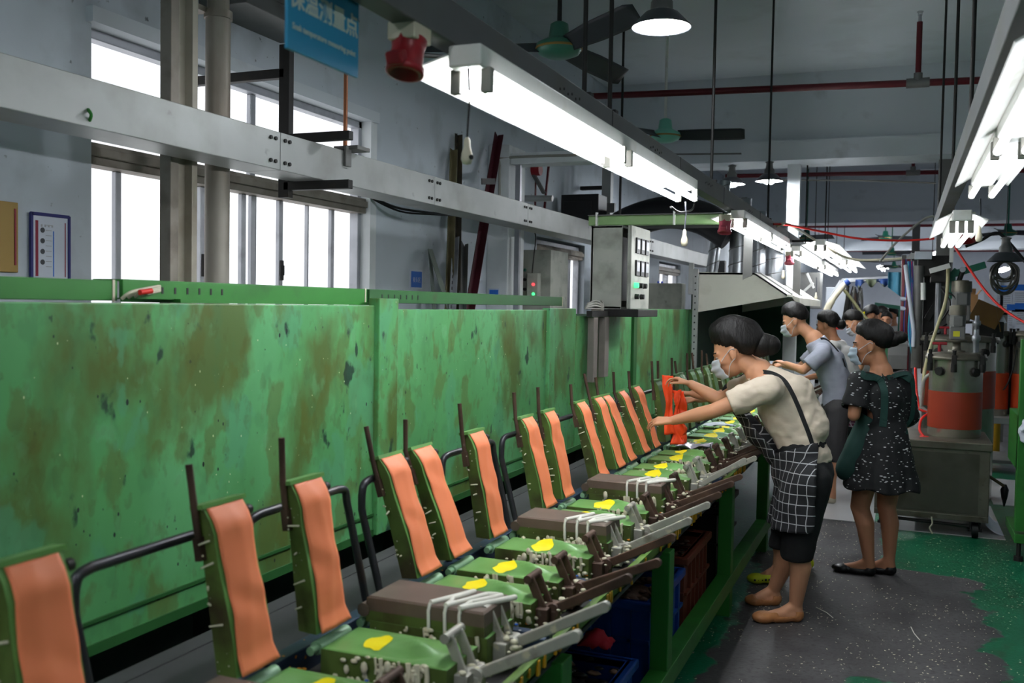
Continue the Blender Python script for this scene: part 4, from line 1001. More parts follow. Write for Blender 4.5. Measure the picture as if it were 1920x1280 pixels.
MB().box(-1.97, -1.72, 6.55, 7.12, 1.545, 1.598).build('support_angle', M_dark, cb, bevel=.004)
for x in (-2.0, -1.94):
    pass
MB().box(-1.976, -1.93, 6.2, 6.29, 1.10, 1.54).build('support_leg', mat('leg_grey', C(128, 120, 114), .55, .2, var=.15), cb, bevel=.004)
MB().box(-1.976, -1.93, 6.46, 6.56, 1.12, 1.54).build('support_leg', mat('leg_grey', C(128, 120, 114), .55, .2, var=.15), cb, bevel=.004)
MB().box(-1.97, -1.93, 6.15, 6.55, 1.545, 1.585).build('support_bar', M_dark, cb)
cbd = MB()
for k in range(7):
    z = 1.60+k*.006; cbd.tube(spline([(-1.97, 6.12+.01*k, z), (-1.95, 6.3, z+.012*(k % 3)), (-1.96, 6.5, z-.004), (-2.0, 6.58, z+.02)]), .006, 6)
tag(cbd.build('cable_bundle', M_greyc), 'grey cables lying coiled at the left foot of the control cabinet', 'cable')
gc = thing('green_crossbar', (-1.65, 6.7, 2.2), 'pale green channel spanning from the control cabinet to the lighting beam', 'beam')
M_pgreen = mat('pale_green', C(134, 168, 112), .5, .05, var=.1, dirt=(C(160, 170, 140), .5, .7, 4, .5))
MB().box(-2.12, -1.16, 6.62, 6.7, 2.195, 2.262).build('channel', M_pgreen, gc, bevel=.004)
MB().box(-2.12, -1.16, 6.60, 6.74, 2.262, 2.268).build('top_plate', M_galvd, gc)
MB().prism([(-1.16, 2.195), (-1.02, 2.20), (-1.16, 2.268)], 'y', 6.66, 6.68).build('end_gusset', M_pgreen, gc)
for x in (-2.06, -1.5): MB().box(x, x+.012, 6.595, 6.62, 2.19, 2.285).build('cable_tie', M_white, gc)
tag(MB().box(-2.4, -1.115, 8.2, 8.5, 2.32, 2.4).box(-2.38, -2.36, 8.3, 8.32, 2.4, ZC).build('dark_header', M_dark, bevel=.005), 'dark steel header behind the pale green channel', 'beam')
# black duct arching
bd = MB(); pts = [at(px, py, Y=9.9) for px, py in ((1135, 470), (1160, 430), (1205, 408), (1260, 398), (1320, 410), (1370, 440))]
bd.tube(spline(pts, 8), .17, 18)
tag(bd.build('flexible_duct', mat('black_duct', C(36, 36, 40), .45, .2, var=.12)), 'fat black duct arching behind the pale green channel', 'duct')
# hood
HY0, HY1 = 9.6, 12.6
hd = thing('fume_hood', (-1.5, 11, 1.57), 'cream white fume hood over the oven exit', 'hood')
ft = [(-1.93, 1.975), (-1.36, 1.965), (-1.05, 1.76), (-1.05, 1.735), (-1.93, 1.57)]
MB().prism(ft, 'y', HY0, HY0+.02).build('front_sheet', M_hood, hd)
MB().prism([(-1.36, 1.967), (-1.05, 1.762), (-1.05, 1.742), (-1.36, 1.947)], 'y', HY0, HY1).build('slope_sheet', M_hood, hd)
MB().prism([(-1.06, 1.762), (-.98, 1.735), (-.98, 1.66), (-1.0, 1.66), (-1.06, 1.745)], 'y', HY0+.5, HY1+.1).build('lip', M_hood, hd)
MB().box(-2.0, -1.36, HY0, HY1, 1.95, 1.968).build('top_sheet', M_galvd, hd)
for y in (HY0+.4, HY0+1.4): MB().prism([(-1.40, 1.985), (-1.36, 1.985), (-1.05, 1.78), (-1.05, 1.765), (-1.40, 1.97)], 'y', y, y+.12).build('flange_strip', M_galv, hd)
MB().prism(ft, 'y', HY1-.02, HY1).build('rear_sheet', M_hood, hd)
pst = thing('hood_post', (-1.92, 9.55, 0), 'pale perforated upright at the left end of the hood', 'post')
MB().box(-1.945, -1.895, 9.5, 9.55, 0, 2.0).build('upright', M_galv, pst, bevel=.003)
MB().box(-1.99, -1.945, 9.5, 9.55, 1.75, 2.06).build('side_plate', M_galv, pst)
hh = MB()
for k in range(26): hh.cone((-1.92, 9.499, .3+k*.065), (-1.92, 9.496, .3+k*.065), .008, .008, 8)
tag(hh.build('holes', M_black, pst), kind='stuff')
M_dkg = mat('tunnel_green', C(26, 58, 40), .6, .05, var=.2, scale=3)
tn = thing('oven_tunnel', (-2.0, 11, .6), 'dark green tunnel walls under the hood', 'oven')
MB().box(-2.02, -2.0, 9.8, HY1+3, .5, 1.95).build('rear_wall', M_dkg, tn)
MB().box(-2.02, -1.1, HY1+.05, HY1+.08, .95, 1.72).build('end_curtain', M_dkg, tn)
# spiral ducts
def spiral(px, py, Y, r, z0, z1, lab, lx=0, pile=1):
    p = at(px, py, Y=Y); a = V(p.x, Y, z0); b_ = V(p.x+lx, Y, z1)
    t = thing('spiral_duct', a, lab, 'duct')
    MB().cone(a, b_, r, r, 28, caps=False).build('shell', M_duct, t)
    s = MB(); pts = []; n = int((z1-z0)/.16*14)
    for i in range(n+1):
        u = i/n; an_ = i*2*PI/14; q = a.lerp(b_, u); pts.append(q+V(math.cos(an_), math.sin(an_), 0)*(r+.002))
    s.tube(pts, .005, 5); s.build('lock_seam', M_galvd, t)
spiral(1334, 500, 10.2, .062, 1.96, 2.95, 'narrow spiral duct rising at the left of the hood', .12)
spiral(1384, 500, 10.0, .10, 1.96, 2.74, 'medium spiral duct rising right behind the pink socket', .02)
spiral(1420, 505, 10.6, .085, 1.96, 2.66, 'spiral duct half hidden behind the long hanger plate')
spiral(1449, 525, 10.9, .145, 1.88, 2.56, 'widest spiral duct on the hood slope')
# things right of cabinet beyond: blue cylinders and grey box
for px, lab in ((1233, 'left blue upright cylinder beyond the oven top'), (1240, 'right blue upright cylinder beyond the oven top')):
    p = at(px, 580, Y=11.5)
    tag(MB().lathe([(.028, 0), (.03, .01), (.03, 1.86), (.012, 1.9), (.012, 1.93)], (p.x, 11.5, 0), 14).build('blue_cylinder', mat('cylinder_blue', C(30, 62, 170), .35)), lab, 'cylinder')
tag(MB().box(-2.75, -2.25, 10.4, 10.6, 0, 1.88).build('grey_cabinet', M_cab, bevel=.006), 'plain grey cabinet beyond the oven top right of the control cabinet', 'cabinet')
tag(MB().box(-2.2, -2.05, 11.9, 12.0, 0, 2.2).build('black_rack_post', M_black, bevel=.004), 'black rack panel left of the hood post', 'panel')

# ---- tank cart
ct = thing('tank_cart', (.22, 7.92, 0), 'grimy stainless cart on castors carrying the nearest orange banded tank', 'cart')
cx0, cx1, cy0, cy1 = -.16, .60, 7.55, 8.3
MB().box(cx0, cx1, cy0, cy1, .14, .64).build('body', M_steeld, ct, bevel=.006)
MB().box(cx0-.012, cx1+.012, cy0-.015, cy1+.01, .635, .69).build('top_plate', M_steeld, ct, bevel=.006)
MB().box(cx0+.04, cx1-.07, cy0-.004, cy0, .18, .61).build('door_panel', mat('cart_door', C(86, 84, 74), .45, .5, var=.12, dirt=(C(58, 54, 40), .5, .7, 4, .7)), ct)
MB().box(cx0, cx1, cy0-.006, cy0+.02, .125, .165).build('lower_lip', M_steeld, ct, bevel=.003)
for x, y in ((cx0+.07, cy0+.06), (cx1-.08, cy0+.06), (cx0+.07, cy1-.08), (cx1-.08, cy1-.08)):
    w_ = MB().cone((x-.02, y, .055), (x+.02, y, .055), .055, .055, 20).build('castor', M_black, ct)
    MB().box(x-.035, x-.025, y-.03, y+.03, .05, .14).box(x+.025, x+.035, y-.03, y+.03, .05, .14).cone((x-.045, y, .055), (x+.045, y, .055), .012, .012, 8).build('fork', M_dark, w_)
MB().cone((cx0+.1, cy0+.03, .10), (cx1-.12, cy0+.03, .085), .012, .012, 8).build('under_rail', M_dark, ct)
tag(MB().tube(spline([(.23, 7.53, .14), (.235, 7.52, .09), (.22, 7.52, .06), (.24, 7.515, .02)]), .006, 6).build('white_strip', M_cream), 'dangling cream strip under the cart front', 'strip')
def tank(cx, cy, r, z0, z1, zb0, zb1, lab, motor=True, dark=0, ml=None):
    t = thing('mixing_tank', (cx, cy, z0), lab, 'tank')
    MB().lathe([(r*.97, z0), (r, z0+.01), (r, z1-.02)], (cx, cy, 0), 48).build('vessel', M_steel, t)
    MB().lathe([(r+.0025, zb0), (r+.0025, zb1)], (cx, cy, 0), 48).build('orange_band', M_ored if not motor else mat('shaded_orange_band', C(156, 58, 36), .5, var=.05), t)  # motor tanks' orange band coloured darker to imitate its shaded side
    MB().lathe([(r+.025, z1-.035), (r+.028, z1-.03), (r+.028, z1-.012), (r+.02, z1-.01), (r+.02, z1+.006), (r*.6, z1+.02), (.0, z1+.022)], (cx, cy, 0), 48).build('lid_flange', M_steeld, t)
    for a in (.5, 2.1, 3.7, 4.6, 5.6):
        d = V(math.cos(a), math.sin(a), 0); p = V(cx, cy, z1-.01)+d*(r+.03)
        c = MB().cbox(p+V(0, 0, -.03), .035, .035, .09).cone(p+V(0, 0, -.11)+d*.0, p+V(0, 0, -.05), .022, .022, 10).cone(p+V(0, 0, .01), p+V(0, 0, .05), .012, .016, 8)
        c.build('clamp', M_dark, t, bevel=.004)
    for a in (-2.2, -.9):
        d = V(math.cos(a), math.sin(a), 0); p = V(cx, cy, z1-.12)+d*(r+.012)
        MB().cone(p, p+d*.018, .035, .03, 12).build('side_boss', M_dark, t)
    if motor:
        m = ml or 1.0; z = z1+.022
        q = MB().lathe([(.06*m, z), (.06*m, z+.012), (.03*m, z+.014), (.028*m, z+.07*m), (.07*m, z+.075*m), (.07*m, z+.09*m)], (cx, cy, 0), 24).build('pedestal', M_steeld, t)
        MB().cbox((cx, cy, z+.14*m), .105*m, .105*m, .10*m).build('gearbox', M_galvd, t, bevel=.008)
        MB().cone((cx, cy, z+.19*m), (cx, cy, z+.275*m), .055*m, .055*m, 24).cbox((cx, cy, z+.23*m), .06*m, .112*m, .07*m).build('motor', M_galvd, t)
        MB().cone((cx, cy, z+.275*m), (cx, cy, z+.345*m), .062*m, .060*m, 24).cone((cx, cy, z+.345*m), (cx, cy, z+.352*m), .045*m, .04*m, 24).build('fan_cowl', M_steeld, t)
        MB().box(cx-.03*m, cx+.015*m, cy-.0535*m, cy-.0525*m, z+.115*m, z+.155*m).build('yellow_label', mat('label_yellow', C(206, 200, 40), .5), t)
        MB().cone((cx-.12, cy-.06, z), (cx-.12, cy-.06, z+.06), .012, .012, 8).cone((cx-.17, cy-.06, z+.06), (cx-.07, cy-.06, z+.06), .011, .011, 8).build('valve', M_redsock, t)
        for dx, dy in ((.12, -.05), (.14, .06)):
            MB().lathe([(.014, 0), (.014, .08), (.024, .09), (.024, .12), (.012, .13), (.012, .17)], (cx+dx, cy+dy, z), 12).build('fitting', M_alu, t)
    return t
tank(.375, 7.93, .185, .69, 1.30, .755, 1.03, 'nearest stainless mixing tank with orange red band standing on the cart')
tank(.46, 9.25, .29, .01, 1.40, .80, 1.12, 'wider dull mixing tank behind the nearest one', True, 0, 1.35)
rk = thing('tank_rack', (1.1, 11.1, 0), 'grey shelf rack carrying the two far orange banded tanks', 'rack')
MB().box(.75, 1.7, 10.8, 11.5, .50, .56).build('shelf', M_galv, rk, bevel=.004)
MB().box(.75, 1.7, 10.8, 11.5, .10, .13).build('lower_shelf', M_galvd, rk)
for x in (.77, 1.65):
    for y in (10.83, 11.45): MB().box(x, x+.04, y, y+.04, 0, .5).build('leg', M_galvd, rk)
tank(.90, 11.1, .12, .56, 1.42, .63, 1.0, 'left far tank with bright orange band between the wider tank and a dark box', False)
tank(1.19, 11.1, .14, .56, 1.42, .63, 1.0, 'right far tank with bright orange band at the right edge', False)
tag(MB().box(.985, 1.075, 11.2, 11.4, .56, 1.32).build('dark_control_box', M_under, bevel=.01), 'dark narrow box between the two far orange banded tanks', 'box')
tag(MB().tube(spline([at(1874, 672, Y=11), at(1872, 700, Y=11), at(1876, 728, Y=11), at(1886, 725, Y=11), at(1900, 690, Y=11), at(1906, 655, Y=11)]), .008, 6).build('black_cable', M_black), 'black cable looping over the dark narrow box', 'cable')
dh = at(1852, 618, Y=10.15)
# stainless parts right of tank two: small fitting cluster and white flap
tag(MB().prism([(0, 0), (.10, .02), (.05, .14), (.03, .10)], 'y', 0, .01).build('white_flap', M_paper), 'bright folded white paper flap on the machine by the gas bottle', 'paper').location = V(dh.x+.10, 10.06, dh.z+.05)
# amber board and carton, bottle, boards
a = at(1826, 612, Y=9.9); b_ = at(1864, 560, Y=9.9)
R = Matrix.Rotation(-.28, 3, 'Y')
ab = MB().cbox(at(1850, 589, Y=10.03), .25, .008, .2, Matrix.Rotation(.42, 3, 'Y') @ Matrix.Identity(3)); ab.bar(at(1868, 575, Y=10.04), at(1876, 622, Y=10.04), .008, .04, up=(0, 1, 0))
tag(ab.build('amber_sheet', M_amber), 'tilted translucent amber sheet standing on the wider tank', 'sheet')
tag(MB().cbox(dh, .26, .2, .16).box(dh.x-.04, dh.x+.04, 10.11, 10.19, 0, dh.z-.07).build('dark_housing', M_dark, bevel=.01), 'dark machine housing below the amber sheet', 'housing')
cbx = thing('cardboard_box', at(1813, 584, Y=13.5), 'open brown cardboard box behind the tank motors', 'box')
c0 = at(1791, 584, Y=13.5); c1 = at(1834, 552, Y=13.5)
MB().box(c0.x, c1.x, 13.5, 13.9, c0.z, c1.z).build('carton', M_tan, cbx)
MB().prism([(13.5, c1.z), (13.5, c1.z+.004), (13.44, c1.z+.075), (13.435, c1.z+.07)], 'x', c0.x, c1.x-.03).build('flap', M_tan, cbx)
MB().prism([(c1.x, c1.z), (c1.x+.045, c1.z+.06), (c1.x+.04, c1.z+.064), (c1.x-.005, c1.z)], 'y', 13.5, 13.9).build('flap', M_tan, cbx)
tag(MB().box(.35, 1.2, 13.45, 14.1, c0.z-.03, c0.z).box(.35, .4, 13.45, 13.5, 0, c0.z).box(1.15, 1.2, 13.45, 13.5, 0, c0.z).box(.35, 1.2, 13.46, 13.47, c0.z-.05, c0.z-.005, 1).box(.35, 1.2, 13.5, 14.1, .9, .93).build('blue_edged_shelf', [M_galvd, M_blues]), 'blue edged shelf under the cardboard box', 'shelf')
p = at(1873, 640, Y=12.4)
gb = thing('gas_bottle', (p.x, 12.4, 0), 'green gas bottle with yellow lower half beside the notice boards', 'bottle')
z0 = at(1873, 640, Y=12.4).z; zy = at(1873, 608, Y=12.4).z; zt = at(1873, 588, Y=12.4).z
MB().lathe([(.045, 0), (.05, .01), (.05, zy)], (p.x, 12.4, 0), 20).build('yellow_part', mat('bottle_yellow', C(206, 150, 40), .45), gb)
MB().lathe([(.0505, zy), (.0505, zt-.04), (.03, zt), (.014, zt+.01)], (p.x, 12.4, 0), 20).build('green_part', M_bottle, gb)
MB().cone((p.x, 12.4, zt), (p.x, 12.4, zt+.05), .014, .012, 8).cone((p.x-.03, 12.4, zt+.05), (p.x+.03, 12.4, zt+.05), .012, .012, 8).build('valve', M_alu, gb)
for i, (px0, py0, px1, py1, lab) in enumerate(((1866, 535, 1898, 580, 'upper left far notice board with blue header'), (1899, 533, 1925, 585, 'upper right far notice board with blue header'), (1888, 570, 1902, 612, 'lower left small notice sheet with blue header'), (1903, 568, 1930, 620, 'lower right far notice board beside the gas bottle'))):
    Yb = 16.0; a = at(px0, py0, Y=Yb); b_ = at(px1, py1, Y=Yb)
    t = thing('notice_board', ((a.x+b_.x)/2, Yb, b_.z), lab, 'board')
    MB().box(a.x, b_.x, Yb, Yb+.02, b_.z, a.z).build('panel', M_paper, t)
    MB().box(a.x, b_.x, Yb-.004, Yb, a.z-.09, a.z).build('header', M_blues, t)
    l = MB()
    for k in range(7): l.box(a.x+.03, b_.x-.03, Yb-.002, Yb, a.z-.13-k*.03, a.z-.124-k*.03)
    tag(l.build('print_lines', M_shade, t), kind='stuff')
wb = thing('partition', (1.9, 16.05, 0), 'white partition panel holding the far notice boards', 'partition')
MB().box(1.1, 3.6, 16.03, 16.08, .0, 2.1).build('panel', mat('partition_white', C(206, 210, 220), .6, var=.03), wb)
MB().box(1.1, 3.6, 16.02, 16.035, 1.16, 1.2).build('blue_rail', M_blues, wb)
MB().box(1.32, 1.36, 16.0, 16.04, 0, 2.1).build('post', M_alu, wb)
# hanging coil of cable under a shade
pd = pendant(1885, 490, 0, 'unlit grey pendant lamp with a coil of cable hung beneath at the right', .15, False, Y=9.6)
pc = at(1884, 487, Y=9.6)
cl = MB(); rr = random.Random(4)
for k in range(13):
    w_ = rr.uniform(.045, .125); h = rr.uniform(.14, .32); ph = rr.uniform(-.5, .5); pts = []
    for i in range(26):
        a = 2*PI*i/26; pts.append(pc+V(math.sin(a)*w_*math.cos(ph), math.sin(a)*w_*math.sin(ph)-.02, -.02-h/2+h/2*math.cos(a)))
    cl.tube(pts, .0085, 6, closed=True)
tag(cl.build('cable_coil', mat('coil_cable', C(92, 90, 84), .4, .2, var=.2)), 'coil of grey cable hanging below the unlit pendant lamp', 'cable')
# ---- hose column (frame, posts, hoses)
hc = thing('hose_column', (.12, 9.6, 0), 'machine column of posts and bundled hoses behind the dress wearing woman', 'machine')
def px3(px, py, Y): return at(px, py, Y=Y)
def vpost(px, py0, py1, Y, r, m, name, sq=False):
    a = px3(px, py0, Y); b_ = px3(px, py1, Y); b_.x = (a.x+b_.x)/2; a.x = b_.x
    if sq: MB().bar(a, b_, r*2, r*2, up=(0, 1, 0)).build(name, m, hc, bevel=.004)
    else: MB().cone(a, b_, r, r, 16).build(name, m, hc)
vpost(1691, 478, 740, 9.5, .02, M_galvd, 'frame_post', True)
vpost(1720, 498, 690, 9.3, .042, M_galvd, 'cylinder_post')
vpost(1742, 486, 700, 9.6, .055, M_dark, 'dark_post', True)
vpost(1757, 510, 700, 9.4, .022, M_alu, 'round_post')
vpost(1768, 520, 640, 9.6, .03, M_galvd, 'side_post', True)
MB().bar(px3(1691, 500, 9.5), px3(1712, 476, 9.5), .04, .05, up=(0, 1, 0)).bar(px3(1708, 480, 9.5), px3(1742, 478, 9.5), .05, .06, up=(0, 1, 0)).build('top_frame', M_galv, hc)
MB().cbox(px3(1731, 479, 9.3), .14, .12, .07).build('junction_box', M_paper, hc, bevel=.004)
MB().cbox(px3(1745, 500, 9.4), .22, .2, .18).cbox(px3(1763, 505, 9.4), .16, .2, .24).build('carriage_block', M_dark, hc, bevel=.01)
MB().cone(px3(1731, 530, 9.25), px3(1731, 562, 9.25), .022, .022, 10).build('white_sleeve', M_white, hc)  # plain white sleeve on the dark post
MB().cbox(px3(1762, 503, 8.8), .16, .06, .04, Matrix.Rotation(-.3, 3, 'Y')).cbox(px3(1784, 478, 8.8), .03, .03, .12).build('clip_block', M_white, hc)
for k in range(7):
    o = (k-3)*2.2; rr = random.Random(k); m = [M_mcab, M_mcab, M_dark, M_bcab, M_mcab, M_dark, M_mcab][k]
    MB().tube(spline([px3(1699+o*.9, 486, 9.45), px3(1700+o, 540, 9.45-.01*k), px3(1695+o*.7, 610, 9.42), px3(1696+o*.8, 660, 9.45), px3(1694+o, 735, 9.5)]), .012, 6).build('hose', m, hc)
for k in range(7):
    o = (k-3)*1.6; m = [M_tcab, M_bcab, M_tcab, M_bcab, M_cord, M_bcab, M_greyc][k]
    MB().tube(spline([px3(1708+o, 490, 9.35), px3(1711+o*.8+2*math.sin(k), 560, 9.3), px3(1709+o*1.1, 620, 9.3), px3(1714+o*.6, 670, 9.3), px3(1717+o*.4, 720+4*k, 9.3)]), .010, 6).build('hose', m, hc)
MB().tube(spline([px3(1698, 497, 9.3), px3(1703, 540, 9.25), px3(1708, 580, 9.25), px3(1713, 620, 9.25), px3(1712, 650, 9.25)]), .018, 8).build('white_hose', M_paper, hc)
for py in (560, 578, 645): MB().cone(px3(1688, py, 9.42), px3(1708, py+1, 9.42), .02, .02, 8).build('hose_tie', M_paper, hc)
MB().tube(spline([px3(1778, 500, 8.9), px3(1774, 560, 8.9), px3(1758, 610, 8.8), px3(1742, 660, 8.6), px3(1733, 700, 8.3), px3(1730, 740, 8.2), px3(1727, 765, 8.2)]), .014, 8).build('pale_hose', mat('pale_yellow_hose', C(178, 172, 130), .5), hc)
MB().tube(spline([px3(1747, 700, 8.0), px3(1736, 707, 8.0), px3(1730, 725, 8.0), px3(1727, 765, 8.0)]), .012, 8).build('grey_hose', M_greyc, hc)
MB().tube(spline([px3(1716, 690, 8.3), px3(1717, 720, 8.2), px3(1722, 760, 8.1), px3(1727, 768, 8.0), px3(1741, 772, 8.0)]), .011, 8).tube(spline([px3(1741, 775, 7.95), px3(1728, 785, 7.9), px3(1724, 805, 7.8), px3(1732, 818, 7.75)]), .01, 8).build('red_hose', M_cord, hc)
MB().lathe([(.03, 0), (.034, .006), (.03, .012)], px3(1733, 820, 7.75), 14).build('red_cap', M_cord, hc)
MB().cone(px3(1727, 763, 8.0), px3(1744, 776, 8.0), .014, .014, 8).build('tee_fitting', M_galv, hc)
for k, (x0, y0, x1, y1, x2, y2) in enumerate(((1765, 540, 1782, 570, 1766, 600), (1770, 545, 1792, 560, 1779, 590), (1725, 640, 1750, 622, 1775, 608), (1722, 650, 1740, 630, 1760, 625))):
    MB().tube(spline([px3(x0, y0, 9.3), px3(x1, y1, 9.2), px3(x2, y2, 9.3)]), .008, 6).build('cable', M_black, hc)
MB().bar(px3(1738, 598, 9.5), px3(1755, 570, 9.5), .05, .05).build('gas_strut', M_dark, hc)
ga = thing('lifting_jib', px3(1785, 570, 9.4), 'green lift arm with black strut above the tank motors', 'arm')
MB().bar(px3(1780, 516, 9.4), px3(1848, 496, 9.4), .05, .06).build('boom', M_mintd, ga, bevel=.005)
MB().bar(px3(1786, 510, 9.4), px3(1785, 560, 9.4), .05, .05).bar(px3(1781, 520, 9.4), px3(1794, 505, 9.4), .05, .05).build('column', M_mintd, ga, bevel=.005)
MB().cone(px3(1805, 508, 9.38), px3(1793, 540, 9.38), .022, .022, 10).build('strut', M_dark, ga)
MB().cone(px3(1805, 505, 9.36), px3(1805, 505, 9.34), .025, .025, 12).build('pivot', M_alu, ga)
# grey terminal box left of the column
tb_ = thing('terminal_box', (-.05, 8.6, 0), 'grey terminal box on a pedestal behind the dress wearing woman', 'box')
a = px3(1664, 690, 8.6); b_ = px3(1702, 652, 8.6)
MB().prism([(8.5, a.z), (8.9, a.z), (8.9, b_.z+.05), (8.62, b_.z+.03), (8.5, b_.z-.06)], 'x', a.x, b_.x).build('housing', M_galvd, tb_, bevel=.004)
MB().box(a.x+.04, b_.x-.04, 8.6, 8.8, 0, a.z).build('pedestal', M_dark, tb_)
# silver gantry
gy = 12.5
sg_ = thing('silver_gantry', (-.5, gy, 0), 'silver square tube gantry behind the masked workers', 'frame')
q = [px3(1535, 640, gy), px3(1535, 600, gy), px3(1578, 526, gy), px3(1700, 519, gy)]
q[0].z = .7; q[0].x = q[1].x
for k in range(3): MB().bar(q[k], q[k+1], .05, .05, up=(0, 1, 0)).build('tube', M_alu, sg_, bevel=.004)
MB().bar(q[3], V(q[3].x, gy, 0), .05, .05, up=(0, 1, 0)).build('tube', M_alu, sg_, bevel=.004)
MB().bar(V(q[0].x, gy, .75), V(q[0].x, gy, 0), .05, .05, up=(0, 1, 0)).build('tube', M_alu, sg_)
tp = MB()
a = px3(1604, 524, gy-.03); b_ = px3(1694, 521, gy-.03)
tp.grid(lambda u, v: a.lerp(b_, u)+V(0, .03*math.sin(u*40)*v, -.085*v*(.8+.4*math.sin(u*23))), 50, 5)
tag(tp.build('rolled_tarp', mat('tarp_blue', C(40, 70, 130), .6, var=.3, scale=9, dirt=(C(96, 104, 84), .5, .56, 7, 1)), solid=.004), 'blue and olive cloth wrapped along the gantry tube', 'cloth')
tq = MB(); c = px3(1684, 510, gy-.1)
tq.grid(lambda u, v: c+V((u-.5)*.22, .03*math.sin(u*9), -.34*v*(.5+.5*u)+.02*math.sin(v*12)), 14, 14)
tag(tq.build('teal_cloth', mat('teal_tarp', C(36, 100, 124), .6, var=.1), solid=.004), 'teal cloth hanging on the right end of the gantry', 'cloth')
sl = thing('wrapped_robot', px3(1548, 600, 11.8), 'cream wrapped robot arm with a blue tie by the gantry corner', 'arm')
MB().tube(spline([px3(1541, 607, 11.8), px3(1549, 585, 11.8), px3(1562, 560, 11.8), px3(1586, 530, 11.8)]), [.034]*6+[.04]*6+[.034]*6+[.026], 12).build('sleeve', M_cream, sl)
MB().cone(px3(1585, 531, 11.75), px3(1592, 526, 11.75), .045, .04, 10).build('blue_tie', M_bcab, sl)
cm = thing('robot_rig', px3(1600, 620, 13), 'tangle of dark robot linkages and hoses under the gantry', 'machine')
rr = random.Random(11)
for k in range(14):
    x = 1588+rr.uniform(0, 34); y = 530+rr.uniform(0, 20)
    MB().tube(spline([px3(x, y, 13.0), px3(x+rr.uniform(-8, 8), y+35, 13.0), px3(x+rr.uniform(-14, 14), 600+rr.uniform(0, 20), 13.0)]), rr.uniform(.008, .02), 6).build('link', rr.choice([M_dark, M_black, M_iron, M_dark, M_galvd]), cm)
MB().tube(spline([px3(1580, 540, 12.9), px3(1600, 565, 12.9), px3(1618, 590, 12.8), px3(1640, 612, 12.7)]), .02, 8).build('olive_hose', mat('olive_hose', C(120, 118, 84), .6, var=.2), cm)
MB().cbox(px3(1568, 575, 13.2), .25, .3, .5).build('white_housing', M_paper, cm, bevel=.01)
MB().cbox(px3(1606, 580, 13.1), .12, .1, .14).build('navy_block', M_navy, cm, bevel=.01)
MB().cbox(px3(1557, 602, 12.3), .12, .1, .04).build('blue_plate', M_tcab, cm)
MB().cbox(px3(1568, 613, 12.4), .16, .1, .06).build('red_plate', M_cord, cm)
# machinery behind the hood: cream frames with lavender box
bh = thing('rear_machine', px3(1500, 590, 14), 'grey machine with pipes behind the hood slope', 'machine')
MB().cbox(px3(1505, 545, 14), .5, .4, .5).build('housing', M_galvd, bh, bevel=.01)
MB().cbox(px3(1498, 560, 13.5), .12, .1, .16).build('lavender_box', M_lav, bh, bevel=.01)
MB().bar(px3(1505, 548, 13.4), px3(1525, 530, 13.4), .03, .03).bar(px3(1513, 512, 13.4), px3(1526, 540, 13.4), .03, .03).build('brace', M_white, bh)
MB().cbox(px3(1490, 520, 14.2), .14, .1, .2).cbox(px3(1520, 560, 14.2), .3, .1, .25).build('panel', M_cab, bh, bevel=.005)
# far central distance : air arm
fa = MB().bar(px3(1640, 570, 17), px3(1690, 577, 17), .07, .06).bar(px3(1690, 577, 17), V(px3(1690, 577, 17).x, 17, 0), .09, .09).cone(px3(1647, 575, 17), px3(1646, 600, 17), .06, .05, 10)
tag(fa.build('swing_jib', M_mintd), 'far green swing arm reaching toward the hose column', 'arm')
tag(MB().box(-.35, .05, 13.9, 14.1, 0, 1.25).build('pale_machine', M_bottle, bevel=.02), 'pale green machine body behind the ponytail', 'machine')
tag(MB().box(px3(1665, 573, 22).x, px3(1672, 573, 22).x, 22, 22.02, px3(1665, 580, 22).z, px3(1665, 575, 22).z).build('small_plaque', M_dark), 'small dark plaque low on the far wall', 'plaque') if False else None
# ---- right edge green stand
gs = thing('green_stand', (.9, 7.1, 0), 'green machine stand cut by the right edge', 'stand')
gx = at(1906, 900, Y=7.0).x
MB().box(gx, gx+.07, 7.0, 7.08, .2, 1.45).build('post', M_green, gs, bevel=.004)
MB().box(gx, gx+.5, 7.0, 7.6, .12, .18).build('shelf', M_green, gs, bevel=.004)
MB().cone((gx+.03, 7.03, .03), (gx+.03, 7.03, .12), .014, .014, 8).cone((gx+.03, 7.03, 0), (gx+.03, 7.03, .03), .03, .028, 12).build('foot', M_dark, gs)
MB().box(gx, gx+.06, 7.03, 7.6, .6, .95).build('side_panel', M_green, gs)
cw = MB(); c = V(gx+.04, 6.97, .86)
cw.sph(c, (.035, .05, .085), 22); 
for v_ in cw.v: v_ += noise.noise_vector(v_*22)*.03
tag(cw.build('white_rag', M_paper), 'bunched white rag on the green stand at the right edge', 'rag')
mp = thing('brush_pole', at(1886, 930, Y=8.2), 'wooden handled brush with black rag tip right of the cart', 'brush')
MB().cone(V(.60, 8.1, .40), at(1884, 912, Y=8.2), .012, .012, 8).build('handle', mat('dirty_wood', C(96, 84, 58), .7), mp)
MB().lathe([(.012, .0), (.03, -.04), (.022, -.1), (.005, -.17)], at(1884, 908, Y=8.2), 10).build('black_tip', M_black, mp)
